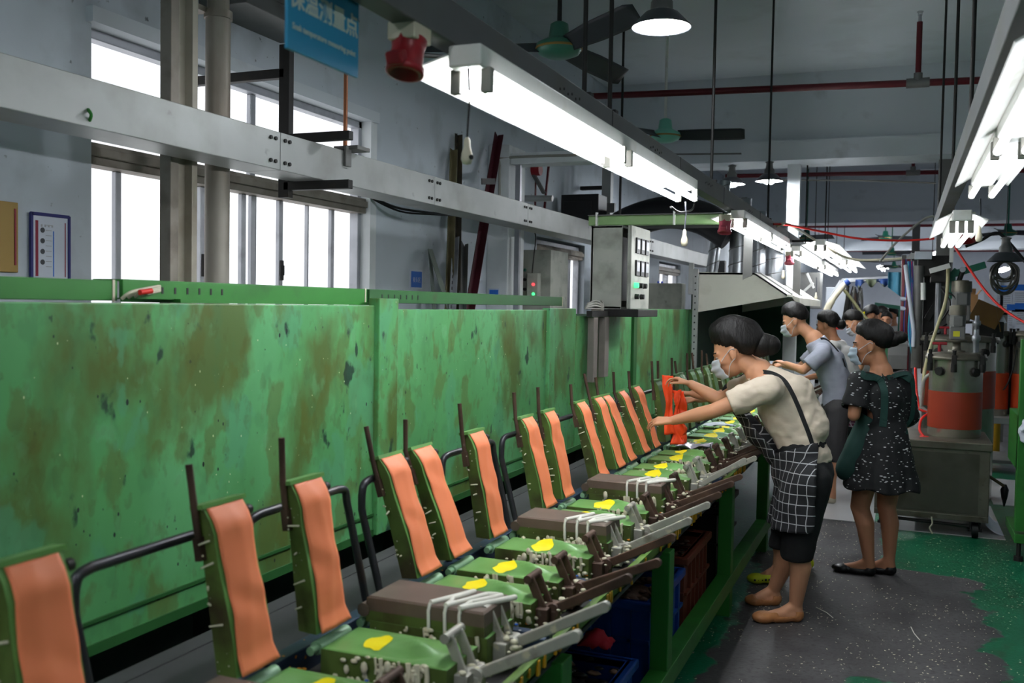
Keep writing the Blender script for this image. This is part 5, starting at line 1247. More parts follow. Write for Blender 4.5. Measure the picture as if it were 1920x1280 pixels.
# floor boards (flattened carton sheets)
for (x0, x1, y0, y1, rz, lab) in ((-.62, -.16, 7.75, 10.2, .0, 'pale board sheet lying on the floor between the workers'), (-.1, .72, 7.62, 8.9, .03, 'pale board sheet lying under the cart'), (.75, 1.6, 9.0, 10.4, 0, 'pale board sheet on the floor in front of the far tank rack')):
    o = MB().box(x0, x1, y0, y1, .001, .006).build('board_sheet', mat('board_grey_white', C(196, 196, 198), .3, var=.06, scale=3))
    tag(o, lab, 'sheet')
cv = MB(); cv.grid(lambda u, v: V(.60+.12*u, 7.75+.5*v, .006+.16*(1-u)**2*(.4+.6*v)+.0), 8, 8)
tag(cv.build('curled_sheet', M_paper, solid=.003), 'curled up white sheet beside the right wheel of the cart', 'sheet')
# floor litter
rr = random.Random(21); fl = MB()
for k in range(5200):
    x = rr.uniform(-.9, 1.0); y = rr.uniform(3.6, 8.2)
    if noise.noise(V(x*2.2, y*2.2, 3)) + rr.uniform(-.5, .5) < .0: continue
    s = rr.uniform(.002, .008); a = rr.uniform(0, PI); d = V(math.cos(a), math.sin(a), 0)*s; n = V(-d.y, d.x, 0)*rr.uniform(.3, .8)
    c = V(x, y, .0016); fl.add([c-d, c+n, c+d+V(0, 0, .0015), c-n], [(0, 1, 2, 3)])
tag(fl.build('foam_chips', M_foam, org=(0, 0, 0), fix=False), 'pale foam chips scattered over the worn floor', 'litter', None, 'stuff')
for pts, lab in ((((1530, 1138), (1550, 1148), (1562, 1158)), 'thin white strip on the floor behind the tan shoe'), (((1708, 1175), (1714, 1187), (1725, 1200)), 'thin white strip on the worn floor at right')):
    tag(MB().tube([at(a, b, Z=.004) for a, b in pts], .0025, 5).build('white_strip', M_glue), lab, 'strip')
# ================================================================ PEOPLE
M_skin = mat('skin', C(206, 150, 116), .5, var=.05, scale=6, spec=.3)
M_skin2 = mat('skin_tan', C(188, 132, 100), .5, var=.05, scale=6, spec=.3)
M_hair = mat('black_hair', C(20, 17, 16), .55, var=.3, scale=30, stretch=(1, 1, .25), bump=.5, bscale=60, spec=.3)
M_hair2 = mat('dark_grey_hair', C(46, 42, 40), .45, var=.3, scale=30)
M_mask = mat('mask_grey_white', C(196, 200, 208), .7, var=.03)
M_maskb = mat('mask_pale_blue', C(186, 202, 218), .7, var=.03)
M_eye = mat('eye_dark', C(20, 16, 14), .2, var=0)
M_eyew = mat('eye_white', C(150, 140, 132), .3, var=0)
M_tee = mat('beige_tee', C(220, 204, 184), .8, var=.05, scale=6, stretch=(1.2, 1, 2.6), bump=.7, bscale=7)
M_greytee = mat('grey_tee', C(158, 162, 176), .8, var=.05, scale=6, stretch=(1.2, 1, 2.2), bump=.6, bscale=7)
M_whitetee = mat('white_tee', C(214, 212, 210), .8, var=.04, bump=.3, bscale=9)
M_blktee = mat('black_cloth', C(24, 24, 26), .8, var=.1, bump=.2)
M_short = mat('charcoal_shorts', C(66, 64, 66), .8, var=.08, bump=.2)
M_apg = mat('apron_dark_green', C(22, 58, 52), .75, var=.08, scale=5, bump=.2, bscale=8)
M_dress = mat('dress_black_flecks', C(20, 20, 23), .75, var=.1, scale=8, stretch=(1, 1, 2.8), specks=(C(205, 205, 205), -.06, 27), bump=.15, bscale=9)
M_tan_sh = mat('tan_leather', C(176, 118, 72), .45, var=.12, scale=30, bump=.2, bscale=60)
M_blk_sh = mat('black_leather', C(18, 17, 18), .35, var=.1, specks=(C(70, 60, 55), -.2, 60))
M_croc = mat('lime_rubber', C(196, 206, 30), .5, var=.05)
def plaid(name, base, line, k=19.0, wd=.07):
    m = bpy.data.materials.new(name); m.use_nodes = True; nt = m.node_tree; N = nt.nodes; L = nt.links; b = N['Principled BSDF']
    tc = N.new('ShaderNodeTexCoord'); s = N.new('ShaderNodeSeparateXYZ'); L.new(tc.outputs['Object'], s.inputs[0])
    nz = N.new('ShaderNodeTexNoise'); nz.inputs['Scale'].default_value = 5; L.new(tc.outputs['Object'], nz.inputs['Vector'])
    def M(op, a, b_=None):
        n = N.new('ShaderNodeMath'); n.operation = op
        for i, q in enumerate((a, b_)):
            if q is None: continue
            if isinstance(q, (int, float)): n.inputs[i].default_value = q
            else: L.new(q, n.inputs[i])
        return n.outputs[0]
    wob = M('MULTIPLY', M('SUBTRACT', nz.outputs[0], .5), .014)
    h = M('ADD', M('SUBTRACT', s.outputs[0], s.outputs[1]), wob); z = M('ADD', s.outputs[2], wob)
    f1 = M('LESS_THAN', M('FRACT', M('MULTIPLY', h, k)), wd); f2 = M('LESS_THAN', M('FRACT', M('MULTIPLY', z, k)), wd)
    mk = M('MAXIMUM', f1, f2)
    mx = N.new('ShaderNodeMix'); mx.data_type = 'RGBA'; L.new(mk, mx.inputs[0]); mx.inputs[6].default_value = base; mx.inputs[7].default_value = line
    L.new(mx.outputs[2], b.inputs['Base Color']); b.inputs['Roughness'].default_value = .8
    return m
M_plaid = plaid('plaid_black_white', C(24, 24, 28), C(176, 176, 178), 20, .085)
M_plaidp = plaid('plaid_plum_white', C(112, 50, 80), C(200, 190, 196), 30, .2)

def remesh(mb, name, mats, parent, vox, smooth=6, keep=None, solid=0, disp=0, dscale=.12, org=None):
    me = bpy.data.meshes.new('t'); me.from_pydata(mb.v, [], mb.f); o = bpy.data.objects.new('t', me); COL.objects.link(o)
    m = o.modifiers.new('r', 'REMESH'); m.mode = 'VOXEL'; m.voxel_size = vox; m.use_smooth_shade = True
    if smooth: m = o.modifiers.new('s', 'SMOOTH'); m.factor = .5; m.iterations = smooth
    dg = bpy.context.evaluated_depsgraph_get(); dg.update()
    ev = o.evaluated_get(dg); m2 = bpy.data.meshes.new_from_object(ev); bpy.data.objects.remove(o); bpy.data.meshes.remove(me)
    bm = bmesh.new(); bm.from_mesh(m2)
    if disp:
        bm.normal_update()
        for v in bm.verts:
            v.co += v.normal*(disp*noise.noise(v.co/dscale)+disp*.5*noise.noise(V(v.co.x, v.co.y, v.co.z*1.0)/dscale*2.3))
    if keep:
        bmesh.ops.delete(bm, geom=[f for f in bm.faces if not keep(f.calc_center_median())], context='FACES')
        bv = [(v, [e.other_vert(v) for e in v.link_edges if e.is_boundary]) for v in bm.verts if v.is_boundary]
        for _ in range(14):
            for v, nb in bv:
                if len(nb) == 2: v.co = v.co*.4+(nb[0].co+nb[1].co)*.3
    o3 = ORG[parent.name] if parent is not None else Vector(org)
    for v in bm.verts: v.co -= o3
    for f in bm.faces: f.smooth = True
    bm.to_mesh(m2); bm.free(); m2.name = name; m2.materials.clear()
    for q in (mats if isinstance(mats, list) else [mats]): m2.materials.append(q)
    o = bpy.data.objects.new(name, m2); COL.objects.link(o); ORG[o.name] = o3.copy()
    if parent is not None: o.parent = parent
    else: o.location = o3
    if solid: md = o.modifiers.new('s', 'SOLIDIFY'); md.thickness = solid; md.offset = 1
    return o
def hand(b, wr, d, n, thumb, curl=.5, k=1.0, fr=.0078, spread=.05):
    """palm of four metacarpals, four jointed fingers of unequal length, a side thumb. d = finger direction, n = palm normal"""
    d = Vector(d).normalized(); n = Vector(n); n = (n-d*n.dot(d)).normalized(); s = Vector(thumb); s = (s-d*s.dot(d)-n*s.dot(n)).normalized()
    lens = (.070, .078, .073, .057)
    for i, L in enumerate(lens):
        o = (.030-.020*i)*k
        root = wr+s*o*.55+d*.012*k; kn = wr+s*o*1.12+d*(.088-.004*abs(i-1))*k
        b.cap(root, kn, .013*k, .0115*k, 10)
        p = kn; dd = (d+s*(spread*(1.5-i))).normalized(); ang = 0
        for j, fl in enumerate((.45, .31, .24)):
            ang += curl*(.75, 1.0, .8)[j]*(1+.12*i)
            q = p+(dd*math.cos(ang)+n*math.sin(ang))*L*fl*k
            r0 = fr*(1-.10*j)*k; b.cap(p, q, r0, r0*.9, 8); p = q
    t0 = wr+s*.022*k+d*.02*k+n*.004*k; t1 = t0+(s*.6+d*.75+n*.35).normalized()*.042*k
    t2 = t1+(s*.28+d*.9+n*.45*max(.3, curl*1.6)).normalized()*.034*k; t3 = t2+(d*.9+n*.5+s*.05).normalized()*.027*k
    b.cap(t0, t1, .0125*k, .0105*k, 10); b.cap(t1, t2, .0098*k, .009*k, 8); b.cap(t2, t3, .0088*k, .0075*k, 8)
class Head:
    def __init__(s, c, f, u, k=1.0):
        s.c = Vector(c); s.f = Vector(f).normalized(); u = Vector(u); s.u = (u-s.f*u.dot(s.f)).normalized(); s.s = s.f.cross(s.u); s.k = k
        s.R = Matrix((s.f, s.s, s.u)).transposed()
    def p(s, f, d, u): return s.c+(s.f*f+s.s*d+s.u*u)*s.k
    def flesh(s, b, n=20):
        k = s.k; E = lambda f, d, u, r: b.sph(s.p(f, d, u), tuple(q*k for q in r), n, 0, s.R)
        E(-.012, 0, .032, (.094, .073, .092)); E(.022, 0, .0, (.072, .064, .085)); E(.030, 0, -.055, (.054, .052, .058))
        E(.060, 0, -.088, (.026, .028, .022)); E(.055, 0, -.035, (.042, .046, .05))
        b.cap(s.p(.088, 0, .012), s.p(.112, 0, -.026), .008*k, .013*k, 10)
        for d in (-1, 1):
            b.cap(s.p(.097, .006*d, -.032), s.p(.092, .018*d, -.033), .009*k, .007*k, 8)
            b.cap(s.p(.086, .016*d, .028), s.p(.068, .046*d, .026), .010*k, .010*k, 8)
            E(.060, .040*d, -.018, (.026, .022, .022))
            E(-.004, .074*d, -.004, (.019, .009, .032)); E(.004, .072*d, -.024, (.010, .008, .013))
        b.cap(s.p(.084, -.018, -.061), s.p(.084, .018, -.061), .0075*k, .0075*k, 8); b.cap(s.p(.081, -.016, -.071), s.p(.081, .016, -.071), .008*k, .008*k, 8)
    def face(s, root, brow=M_hair):
        k = s.k
        for d in (-1, 1):
            e = MB().sph(s.p(.0795, .032*d, .006), tuple(q*k for q in (.0085, .0125, .0055)), 12, 0, s.R).sph(s.p(.0845, .031*d, .005), tuple(q*k for q in (.0045, .006, .0055)), 10, 1, s.R)
            e.build('eye', [M_eyew, M_eye], root)
            MB().tube([s.p(.092, .016*d, .030), s.p(.088, .032*d, .036), s.p(.072, .050*d, .030)], .0035*k, 6).build('eyebrow', brow, root)
    def hair(s, root, m, vol=1.0, front=.30, name='hair', bun=None, long=-.3, back=1.0, top=1.0, seed=1, extra=None):
        k = s.k
        def fn(u, v):
            a = 2*PI*u; t = PI*v; x, y, z = math.sin(t)*math.cos(a), math.sin(t)*math.sin(a), math.cos(t)
            r = V(.112*x*(back if x < 0 else 1), .090*y, .118*z*top if z > 0 else .118*z)*vol
            ks = [(-1.01, long-.28), (-.5, long-.20), (-.22, long+.02), (-.06, .02), (.12, .10), (.30, .06+front*.2), (.55, front+.06), (.8, front+.22), (1.01, front+.28)]
            zl = ks[-1][1]
            for (xa, za), (xb, zb) in zip(ks, ks[1:]):
                if xa <= x <= xb: zl = za+(zb-za)*(x-xa)/(xb-xa)
            tt = max(0, min(1, (z-zl)/.55)); tt = tt*tt*(3-2*tt); hug = .93/vol+(1-.93/vol)*tt
            q = hug*(1-.30*max(0, min(1, (zl-z)/.10)))
            wv = 1+.035*noise.noise(V(x*3, y*3, z*3+seed))+.012*math.sin(a*22+z*5)
            r = r*q*wv
            return s.p(r.x-.014, r.y, r.z+.030)
        b = MB(); b.grid(fn, 56, 30, uv=False)
        if bun:
            for (f, d, u_, r) in bun: b.sph(s.p(f, d, u_), tuple(q*k for q in r), 18, 0, s.R)
        return b.build(name, m, root, fix=False)
    def mask(s, root, m, drop=0.0):
        def fn(u, v):
            a = (u-.5)*2*1.12; z = .004-drop-.098*v
            rad = .012+.004*math.sin(v*PI*6)+.018*math.sin(v*PI)*math.cos(a)
            wdt = (.068-.010*v)
            return s.p(.045+(.058+rad)*math.cos(a)-.02*abs(v-.35)*(1), wdt*1.02*math.sin(a)*1.12, z+.010*math.cos(a)*(1-v))
        b = MB(); b.grid(fn, 26, 18, uv=False)
        mk = b.build('face_mask', m, root, solid=.0025*s.k, fix=False)
        for d in (-1, 1):
            st = MB()
            st.tube(spline([s.p(.064, .0705*d, -.006-drop), s.p(.03, .076*d, .004), s.p(-.004, .083*d, .020), s.p(-.020, .082*d, .012)]), .0018, 5)
            st.tube(spline([s.p(.060, .062*d, -.088-drop), s.p(.03, .074*d, -.05), s.p(-.006, .083*d, -.030)]), .0018, 5)
            st.build('ear_loop', M_mask, mk)
        return mk
def sole(b, heel, toe, w, h):
    heel = Vector(heel); toe = Vector(toe); d = (toe-heel); L = d.length; d.normalize(); n = V(-d.y, d.x, 0); R = Matrix((d, n, V(0, 0, 1))).transposed()
    b.sph(heel+d*.035+V(0, 0, h*.5), (.042, w*.40, h*.55), 14, 0, R); b.sph(heel+d*L*.45+V(0, 0, h*.40), (L*.38, w*.42, h*.42), 16, 0, R)
    b.sph(toe-d*.055+V(0, 0, h*.38), (.062, w*.5, h*.40), 16, 0, R)
def foot(b, ank, heel, toe, r=.034):
    heel = Vector(heel); toe = Vector(toe); d = (toe-heel).normalized()
    b.cap(Vector(ank), heel+d*.03+V(0, 0, .045), r, .034, 12); b.cap(heel+d*.03+V(0, 0, .036), toe-d*.06+V(0, 0, .026), .031, .026, 12); b.cap(heel+d*.10+V(0, 0, .045), toe-d*.05+V(0, 0, .022), .030, .026, 12)
    b.cap(Vector(ank), heel+d*.13+V(0, 0, .035), r*.85, .026, 12)

def strap_on(pts, target, off, width, m, name, parent, thick=.004, cast=None):
    """ribbon laid on the surface of another garment"""
    me = target.data; o3 = ORG[target.name]
    bvh = BVHTree.FromPolygons([v.co+o3 for v in me.vertices], [tuple(p.vertices) for p in me.polygons])
    P = [];
    for p in spline(pts, 6):
        c = None
        if cast:
            d = (p-V(*cast)).normalized(); c, nn, _, _ = bvh.ray_cast(V(*cast), d)
        if c is None: c, nn, _, _ = bvh.find_nearest(p)
        P.append((c+nn*off, nn))
    for _ in range(4):
        P = [P[0]]+[((P[i-1][0]+P[i][0]*2+P[i+1][0])/4, (P[i-1][1]+P[i][1]*2+P[i+1][1]).normalized()) for i in range(1, len(P)-1)]+[P[-1]]
    off += .001
    vs = []; k = len(P)
    for i, (c, nn) in enumerate(P):
        t = (P[min(i+1, k-1)][0]-P[max(i-1, 0)][0]).normalized(); s = t.cross(nn).normalized()
        for a, h in ((-1, 0), (1, 0), (1, 1), (-1, 1)): vs.append(c+s*a*width/2+nn*h*thick)
    b = MB(); fs = []
    for i in range(k-1):
        for j in range(4): fs.append((i*4+j, i*4+(j+1) % 4, (i+1)*4+(j+1) % 4, (i+1)*4+j))
    b.add(vs, fs+[(0, 1, 2, 3), ((k-1)*4+3, (k-1)*4+2, (k-1)*4+1, (k-1)*4)])
    return b.build(name, m, parent)

# ---------------- woman bending over the moulds (nearest worker)
def woman_a():
    A = lambda px, py, Y=5.14: at(px, py, Y=Y)
    base = at(1470, 1155, Z=0)
    r = thing('person', base, 'woman in beige t-shirt and black plaid apron bending over the moulds with a face mask', 'person')
    H = Head(A(1374, 662), (-.90, -.10, -.42), (-.40, 0, .92), 1.04)
    nb = A(1424, 700); ch = A(1464, 757); wa = A(1502, 835); hp = A(1510, 885)
    shN, elN, wrN = A(1440, 728, 4.965), A(1338, 770, 4.93), A(1262, 788, 4.97)
    shF, elF, wrF = A(1418, 716, 5.32), A(1350, 750, 5.36), A(1296, 720, 5.38)
    hN, kN = A(1517, 905, 5.05), A(1494, 1030, 5.06)
    hF, kF = A(1508, 905, 5.24), A(1470, 1030, 5.28)
    heN, toN = at(1503, 1163, Z=0), at(1413, 1166, Z=0); heF, toF = at(1462, 1133, Z=0), at(1399, 1133, Z=0)
    aN = heN+(toN-heN).normalized()*.035+V(0, 0, .085); aF = heF+(toF-heF).normalized()*.035+V(0, 0, .085)
    b = MB(); H.flesh(b)
    b.cap(H.p(-.03, 0, -.05), nb, .050, .056); b.cap(nb, ch, .075, .10); b.cap(ch, wa, .11, .11); b.cap(wa, hp, .115, .125)
    b.cap(shN, shF, .055, .055)
    for sh, el, wr in ((shN, elN, wrN), (shF, elF, wrF)):
        b.cap(sh, el, .050, .039); m_ = el.lerp(wr, .35); b.cap(el, m_, .039, .038); b.cap(m_, wr, .038, .025)
    hand(b, wrN, (-1, .02, -.10), (.1, .35, -1), (-.05, .8, .35), .42, 1.05)
    hand(b, wrF, (-1, -.05, .30), (-.2, -.3, -1), (-.2, -1, -.2), .55, 1.0)
    for h_, k_, a_, he, to in ((hN, kN, aN, heN, toN), (hF, kF, aF, heF, toF)):
        b.cap(h_, k_, .092, .060); c_ = k_.lerp(a_, .3)+V(.02, 0, 0); b.cap(k_, c_, .056, .056); b.cap(c_, a_, .055, .034); foot(b, a_, he, to)
    remesh(b, 'body', M_skin, r, .0062, 5)
    H.face(r)
    H.hair(r, M_hair, 1.16, .22, bun=[(-.150, .0, -.02, (.07, .06, .06)), (-.185, .0, -.035, (.052, .05, .052))], back=1.30, top=1.18, long=-.5)
    H.mask(r, M_mask, .012)
    # trousers
    t = MB(); t.cap(wa+V(0, 0, -.03), hp, .125, .14); t.cap(hp, hN, .13, .11); t.cap(hp, hF, .13, .11)
    cN, cF = kN.lerp(aN, .42), kF.lerp(aF, .30)
    for h_, k_, c_ in ((hN, kN, cN), (hF, kF, cF)): t.cap(h_, k_, .108, .082); t.cap(k_, c_, .082, .072)
    remesh(t, 'trousers', M_blktee, r, .011, 4, keep=lambda p: p.z > .345+.03*(p.y-5.1), solid=.004, disp=.006)
    # t-shirt
    s = MB(); s.cap(nb+V(-.005, 0, .0), ch, .070, .118); s.cap(ch, wa, .122, .116); s.cap(wa, A(1512, 862), .116, .126); s.cap(A(1440, 712), A(1488, 738), .075, .10); s.cap(A(1488, 738), A(1515, 800), .10, .105)
    s.cap(shN+V(.01, .03, -.01), shF+V(.01, -.03, -.01), .066, .066)
    eN = shN.lerp(elN, .68); eF = shF.lerp(elF, .62)
    for sh, e in ((shN, eN), (shF, eF)): s.cap(sh, e+(e-sh).normalized()*.05, .068, .066)
    nd = (nb-ch).normalized()
    def keep(p):
        for sh, e in ((shN, eN), (shF, eF)):
            d = (e-sh).normalized(); q = p-e
            if q.dot(d) > 0 and (q-d*q.dot(d)).length < .12 and p.x < A(1400, 760).x: return False
        if (p-nb).dot(nd) > .012 and (p-nb).length < .085: return False
        return (p-A(1518, 862)).dot(V(.30, 0, -.95)) < .028
    sh_ = remesh(s, 't_shirt', M_tee, r, .0095, 6, keep=keep, solid=.003, disp=.011, dscale=.075)
    # apron skirt and bib: shell around belly, hips and thighs, open at the back
    a = MB(); a.cap(wa+V(-.015, 0, .0), hp, .150, .165); a.cap(hp, hN, .165, .140); a.cap(hp, hF, .155, .13); a.cap(hN, kN, .142, .150); a.cap(hF, kF, .13, .13); a.cap(hN.lerp(hF, .5), kN.lerp(kF, .5), .15, .15)
    xb = lambda z: A(1532, 900, 5.0).x+.00
    zt, zbm = A(1500, 838).z, A(1500, 983).z
    sk = remesh(a, 'apron_skirt', M_plaid, r, .011, 6, keep=lambda p: zbm < p.z < zt+.35*(p.x-wa.x)+.015 and p.x < xb(p.z)-(.05 if p.y > 5.2 else 0), solid=.004, disp=.008, dscale=.10)
    bb = MB(); bb.cap(A(1405, 755), A(1470, 835), .085, .12); bb.cap(A(1405, 755), A(1438, 790), .10, .11); bb.cap(A(1438, 800), wa, .12, .13)
    bf = V(-.74, 0, -.67)
    remesh(bb, 'apron_bib', M_plaid, r, .011, 5, keep=lambda p: (p-A(1445, 800)).dot(bf) > .035+.15*abs(p.y-5.14) and abs(p.y-5.14) < .155 and p.z < A(1400, 752).z, solid=.004, disp=.006)
    strap_on([A(1408, 703, 5.02), A(1425, 697, 4.98), A(1455, 703, 4.97), A(1480, 725, 4.97), A(1500, 770, 4.98), A(1516, 812, 5.0), A(1524, 842, 5.0)], sh_, .004, .022, M_blktee, 'apron_strap', r, cast=(0, 0, EYE))
    strap_on([A(1524, 842, 5.0), A(1536, 835, 5.05), A(1546, 830, 5.12)], sh_, .004, .012, M_blktee, 'apron_tie', r, cast=(0, 0, EYE))
    strap_on([A(1445, 690, 5.2), A(1480, 705, 5.22), A(1520, 760, 5.2)], sh_, .004, .05, M_blktee, 'apron_strap', r)
    for he, to in ((heN, toN), (heF, toF)):
        f = MB(); sole(f, he, to, .092, .068)
        d = (to-he).normalized(); mid = he+d*.10
        remesh(f, 'flat_shoe', M_tan_sh, r, .006, 4, keep=lambda p: not (p.z > .034 and -.055 < (p-mid).dot(d) < .045 and abs((p-mid).dot(V(-d.y, d.x, 0))) < .036), solid=.004)
woman_a()

# ---------------- person in black behind her
def hidden():
    A = lambda px, py, Y=5.85: at(px, py, Y=Y)
    r = thing('person', at(1480, 1080, Z=0), 'person in black with lime clogs almost hidden behind the bending woman', 'person')
    nb = A(1425, 695); ch = A(1458, 735); wa = A(1490, 805); hp = A(1500, 850)
    shN, elN, wrN = A(1432, 712, 5.68), A(1362, 752, 5.66), A(1300, 738, 5.7)
    shF, elF, wrF = A(1418, 708, 6.02), A(1360, 740, 6.05), A(1310, 748, 6.0)
    H = Head(A(1384, 660), (-.9, 0, -.4), (-.4, 0, .9), .96)
    heN, toN = at(1470, 1092, Z=0), at(1402, 1093, Z=0); heF, toF = at(1524, 1066, Z=0), at(1470, 1066, Z=0)
    aN = heN+V(-.035, 0, .085); aF = heF+V(-.035, 0, .085); hN, hF = A(1505, 870, 5.78), A(1508, 870, 5.95)
    kN, kF = hN.lerp(aN, .52)+V(-.03, 0, 0), hF.lerp(aF, .52)+V(-.03, 0, 0)
    b = MB(); H.flesh(b, 14); b.cap(H.p(-.03, 0, -.05), nb, .05, .056); b.cap(nb, ch, .075, .1); b.cap(ch, wa, .1, .1); b.cap(wa, hp, .1, .12); b.cap(shN, shF, .055, .055)
    for sh, el, wr in ((shN, elN, wrN), (shF, elF, wrF)): b.cap(sh, el, .048, .038); b.cap(el, wr, .037, .025)
    hand(b, wrN, (-1, 0, .05), (0, 0, -1), (0, 1, 0), .5); hand(b, wrF, (-1, 0, .0), (0, 0, -1), (0, -1, 0), .5)
    for h_, k_, a_, he, to in ((hN, kN, aN, heN, toN), (hF, kF, aF, heF, toF)): b.cap(h_, k_, .085, .056); b.cap(k_, a_, .055, .034); foot(b, a_, he, to)
    remesh(b, 'body', M_skin2, r, .009, 4)
    H.hair(r, M_hair, 1.0, .34)
    s = MB(); s.cap(nb+V(.015, 0, -.03), ch, .08, .118); s.cap(ch, wa, .12, .125); s.cap(wa, hp, .125, .14); s.cap(shN, shF, .068, .068)
    for sh, el in ((shN, elN), (shF, elF)): s.cap(sh, sh.lerp(el, .8), .065, .06)
    remesh(s, 'black_top', M_blktee, r, .012, 4, disp=.005)
    t = MB()
    for h_, k_, a_ in ((hN, kN, aN), (hF, kF, aF)): t.cap(h_, k_, .1, .075); t.cap(k_, k_.lerp(a_, .3), .075, .07)
    remesh(t, 'dark_shorts', M_blktee, r, .012, 4)
    for he, to in ((heN, toN), (heF, toF)):
        f = MB(); sole(f, he, to, .105, .075); c = remesh(f, 'clog', M_croc, r, .007, 4)
        h = MB(); d = (to-he).normalized()
        for k in range(5): h.sph(to-d*(.05+.022*k)+V(0, -.045, .03), (.008, .012, .007), 8)
        h.build('vent_holes', M_black, c)
hidden()

# ---------------- woman in flecked dress
def woman_b():
    Y0_ = 6.28; A = lambda px, py, Y=Y0_: at(px, py, Y=Y)
    r = thing('person', at(1640, 1076, Z=0), 'woman in black dress with white flecks and green apron standing with her back half turned', 'person')
    H = Head(A(1632, 648), (-.93, .02, -.16), (-.16, 0, .98), 1.03)
    fw = V(-.62, .78, 0).normalized(); lf = V(-fw.y, fw.x, 0)  # left of her facing
    nb = A(1652, 697); ch = A(1655, 745)-V(0, 0, .0); wa = A(1656, 800); hp = A(1654, 845)
    shL = nb+lf*.155+V(0, 0, -.055); shR = nb-lf*.155+V(0, 0, -.055)
    elL = A(1601, 778, 6.12); wrL = elL+V(-.02, .24, .06)
    elR = shR+V(.03, .03, -.26); wrR = elR+fw*.20+V(-.05, 0, .08)
    heL, toL = at(1640, 1079, Z=0), at(1570, 1070, Z=0); heR, toR = at(1678, 1078, Z=0), at(1622, 1070, Z=0)
    toL = heL+(toL-heL).normalized()*.245; toR = heR+(toR-heR).normalized()*.235
    aL = heL+(toL-heL).normalized()*.035+V(0, 0, .085); aR = heR+(toR-heR).normalized()*.035+V(0, 0, .085)
    kL = A(1612, 950, 6.25); kR = A(1662, 950, 6.36); hL = A(1632, 860, 6.25); hR = A(1672, 860, 6.34)
    b = MB(); H.flesh(b); b.cap(H.p(-.03, 0, -.05), nb, .050, .055); b.cap(nb, ch, .07, .1); b.cap(ch, wa, .1, .09); b.cap(wa, hp, .1, .12); b.cap(shL, shR, .052, .052)
    for sh, el, wr in ((shL, elL, wrL), (shR, elR, wrR)): b.cap(sh, el, .047, .038); b.cap(el, wr, .037, .025)
    hand(b, wrL, (-.4, .9, .1), (.6, .2, -.6), (0, 0, 1), .4, .95); hand(b, wrR, (-.7, .6, .1), (-.4, -.4, -.6), (0, 0, 1), .4, .95)
    for h_, k_, a_, he, to in ((hL, kL, aL, heL, toL), (hR, kR, aR, heR, toR)):
        b.cap(h_, k_, .085, .057); c_ = k_.lerp(a_, .30)+V(.015, -.012, 0); b.cap(k_, c_, .054, .056); b.cap(c_, a_, .055, .033); foot(b, a_, he, to)
    remesh(b, 'body', M_skin2, r, .0075, 5)
    H.face(r)
    H.hair(r, M_hair, 1.10, .32, bun=[(-.125, 0, .02, (.055, .045, .045)), (-.165, 0, .026, (.048, .036, .038))], back=1.08, top=1.0)
    H.mask(r, M_maskb, .008)
    s = MB(); s.cap(nb+V(0, 0, -.045), ch, .085, .125); s.cap(ch, wa, .128, .120); s.cap(shL+V(0, 0, -.005), shR+V(0, 0, -.005), .062, .062)
    s.cap(ch+lf*.06, wa+lf*.04, .10, .10); s.cap(ch-lf*.06, wa-lf*.04, .10, .10)
    eL = shL.lerp(elL, .80); eR = shR.lerp(elR, .8); s.cap(shL, eL+(elL-shL).normalized()*.05, .066, .082); s.cap(shR, eR, .066, .08)
    zb = A(1652, 913).z; bot = V(hp.x+.0, hp.y, zb)
    for k in range(12):
        a_ = 2*PI*k/12; d = V(math.cos(a_), math.sin(a_), 0); s.cap(wa+d*.045, bot+d*.155+V(0, 0, -.06), .09, .085+.014*(k % 2), 10)
    s.cap(wa, bot, .12, .17)
    def keep(p):
        if p.z < zb+.012*math.sin(math.atan2(p.y-hp.y, p.x-hp.x)*6): return False
        d = (elL-shL).normalized(); q = p-eL
        if q.dot(d) > 0 and q.length < .13 and p.x < A(1640, 760).x: return False
        return (p-nb).length > .088 or p.z < nb.z-.02
    dr = remesh(s, 'dress', M_dress, r, .0105, 5, keep=keep, solid=.003, disp=.007, dscale=.09)
    # apron: front panel seen at the left, straps crossing the back
    ap = MB(); ap.cap(ch+fw*.03, wa+fw*.02, .145, .14)
    for k in range(-4, 5):
        a_ = k*.30; d = fw*math.cos(a_)+lf*math.sin(a_); ap.cap(wa+d*.07, V(hp.x, hp.y, zb+.10)+d*.185, .095, .085, 10)
    def kp(p):
        q = V(p.x-hp.x, p.y-hp.y, 0); ang = math.atan2(q.dot(lf), q.dot(fw))
        top = ch.z-.02-.05*abs(ang)
        return zb+.045 < p.z < top and -1.0 < ang < 2.35-.55*max(0, (p.z-wa.z)/.12)-.6*max(0, (wa.z-.1-p.z)/.3)
    remesh(ap, 'apron', M_apg, r, .0115, 5, keep=kp, solid=.004, disp=.006)
    B = lambda px, py: at(px, py, Y=6.05)
    strap_on([B(1618, 672), B(1632, 688), B(1650, 712), B(1658, 735), B(1658, 760), B(1655, 800)], dr, .004, .042, M_apg, 'apron_strap', r, cast=(0, 0, EYE))
    strap_on([B(1655, 706), B(1672, 705), B(1690, 704), B(1706, 712)], dr, .004, .04, M_apg, 'apron_strap', r, cast=(0, 0, EYE))
    strap_on([B(1694, 690), B(1706, 705), B(1712, 740), B(1708, 790), B(1700, 810)], dr, .004, .03, M_apg, 'apron_strap', r, cast=(0, 0, EYE))
    for he, to in ((heL, toL), (heR, toR)):
        f = MB(); sole(f, he, to, .088, .062); d = (to-he).normalized(); mid = he+d*.10
        remesh(f, 'flat_shoe', M_blk_sh, r, .006, 4, keep=lambda p: not (p.z > .036 and -.06 < (p-mid).dot(d) < .05 and abs((p-mid).dot(V(-d.y, d.x, 0))) < .034), solid=.004)
woman_b()

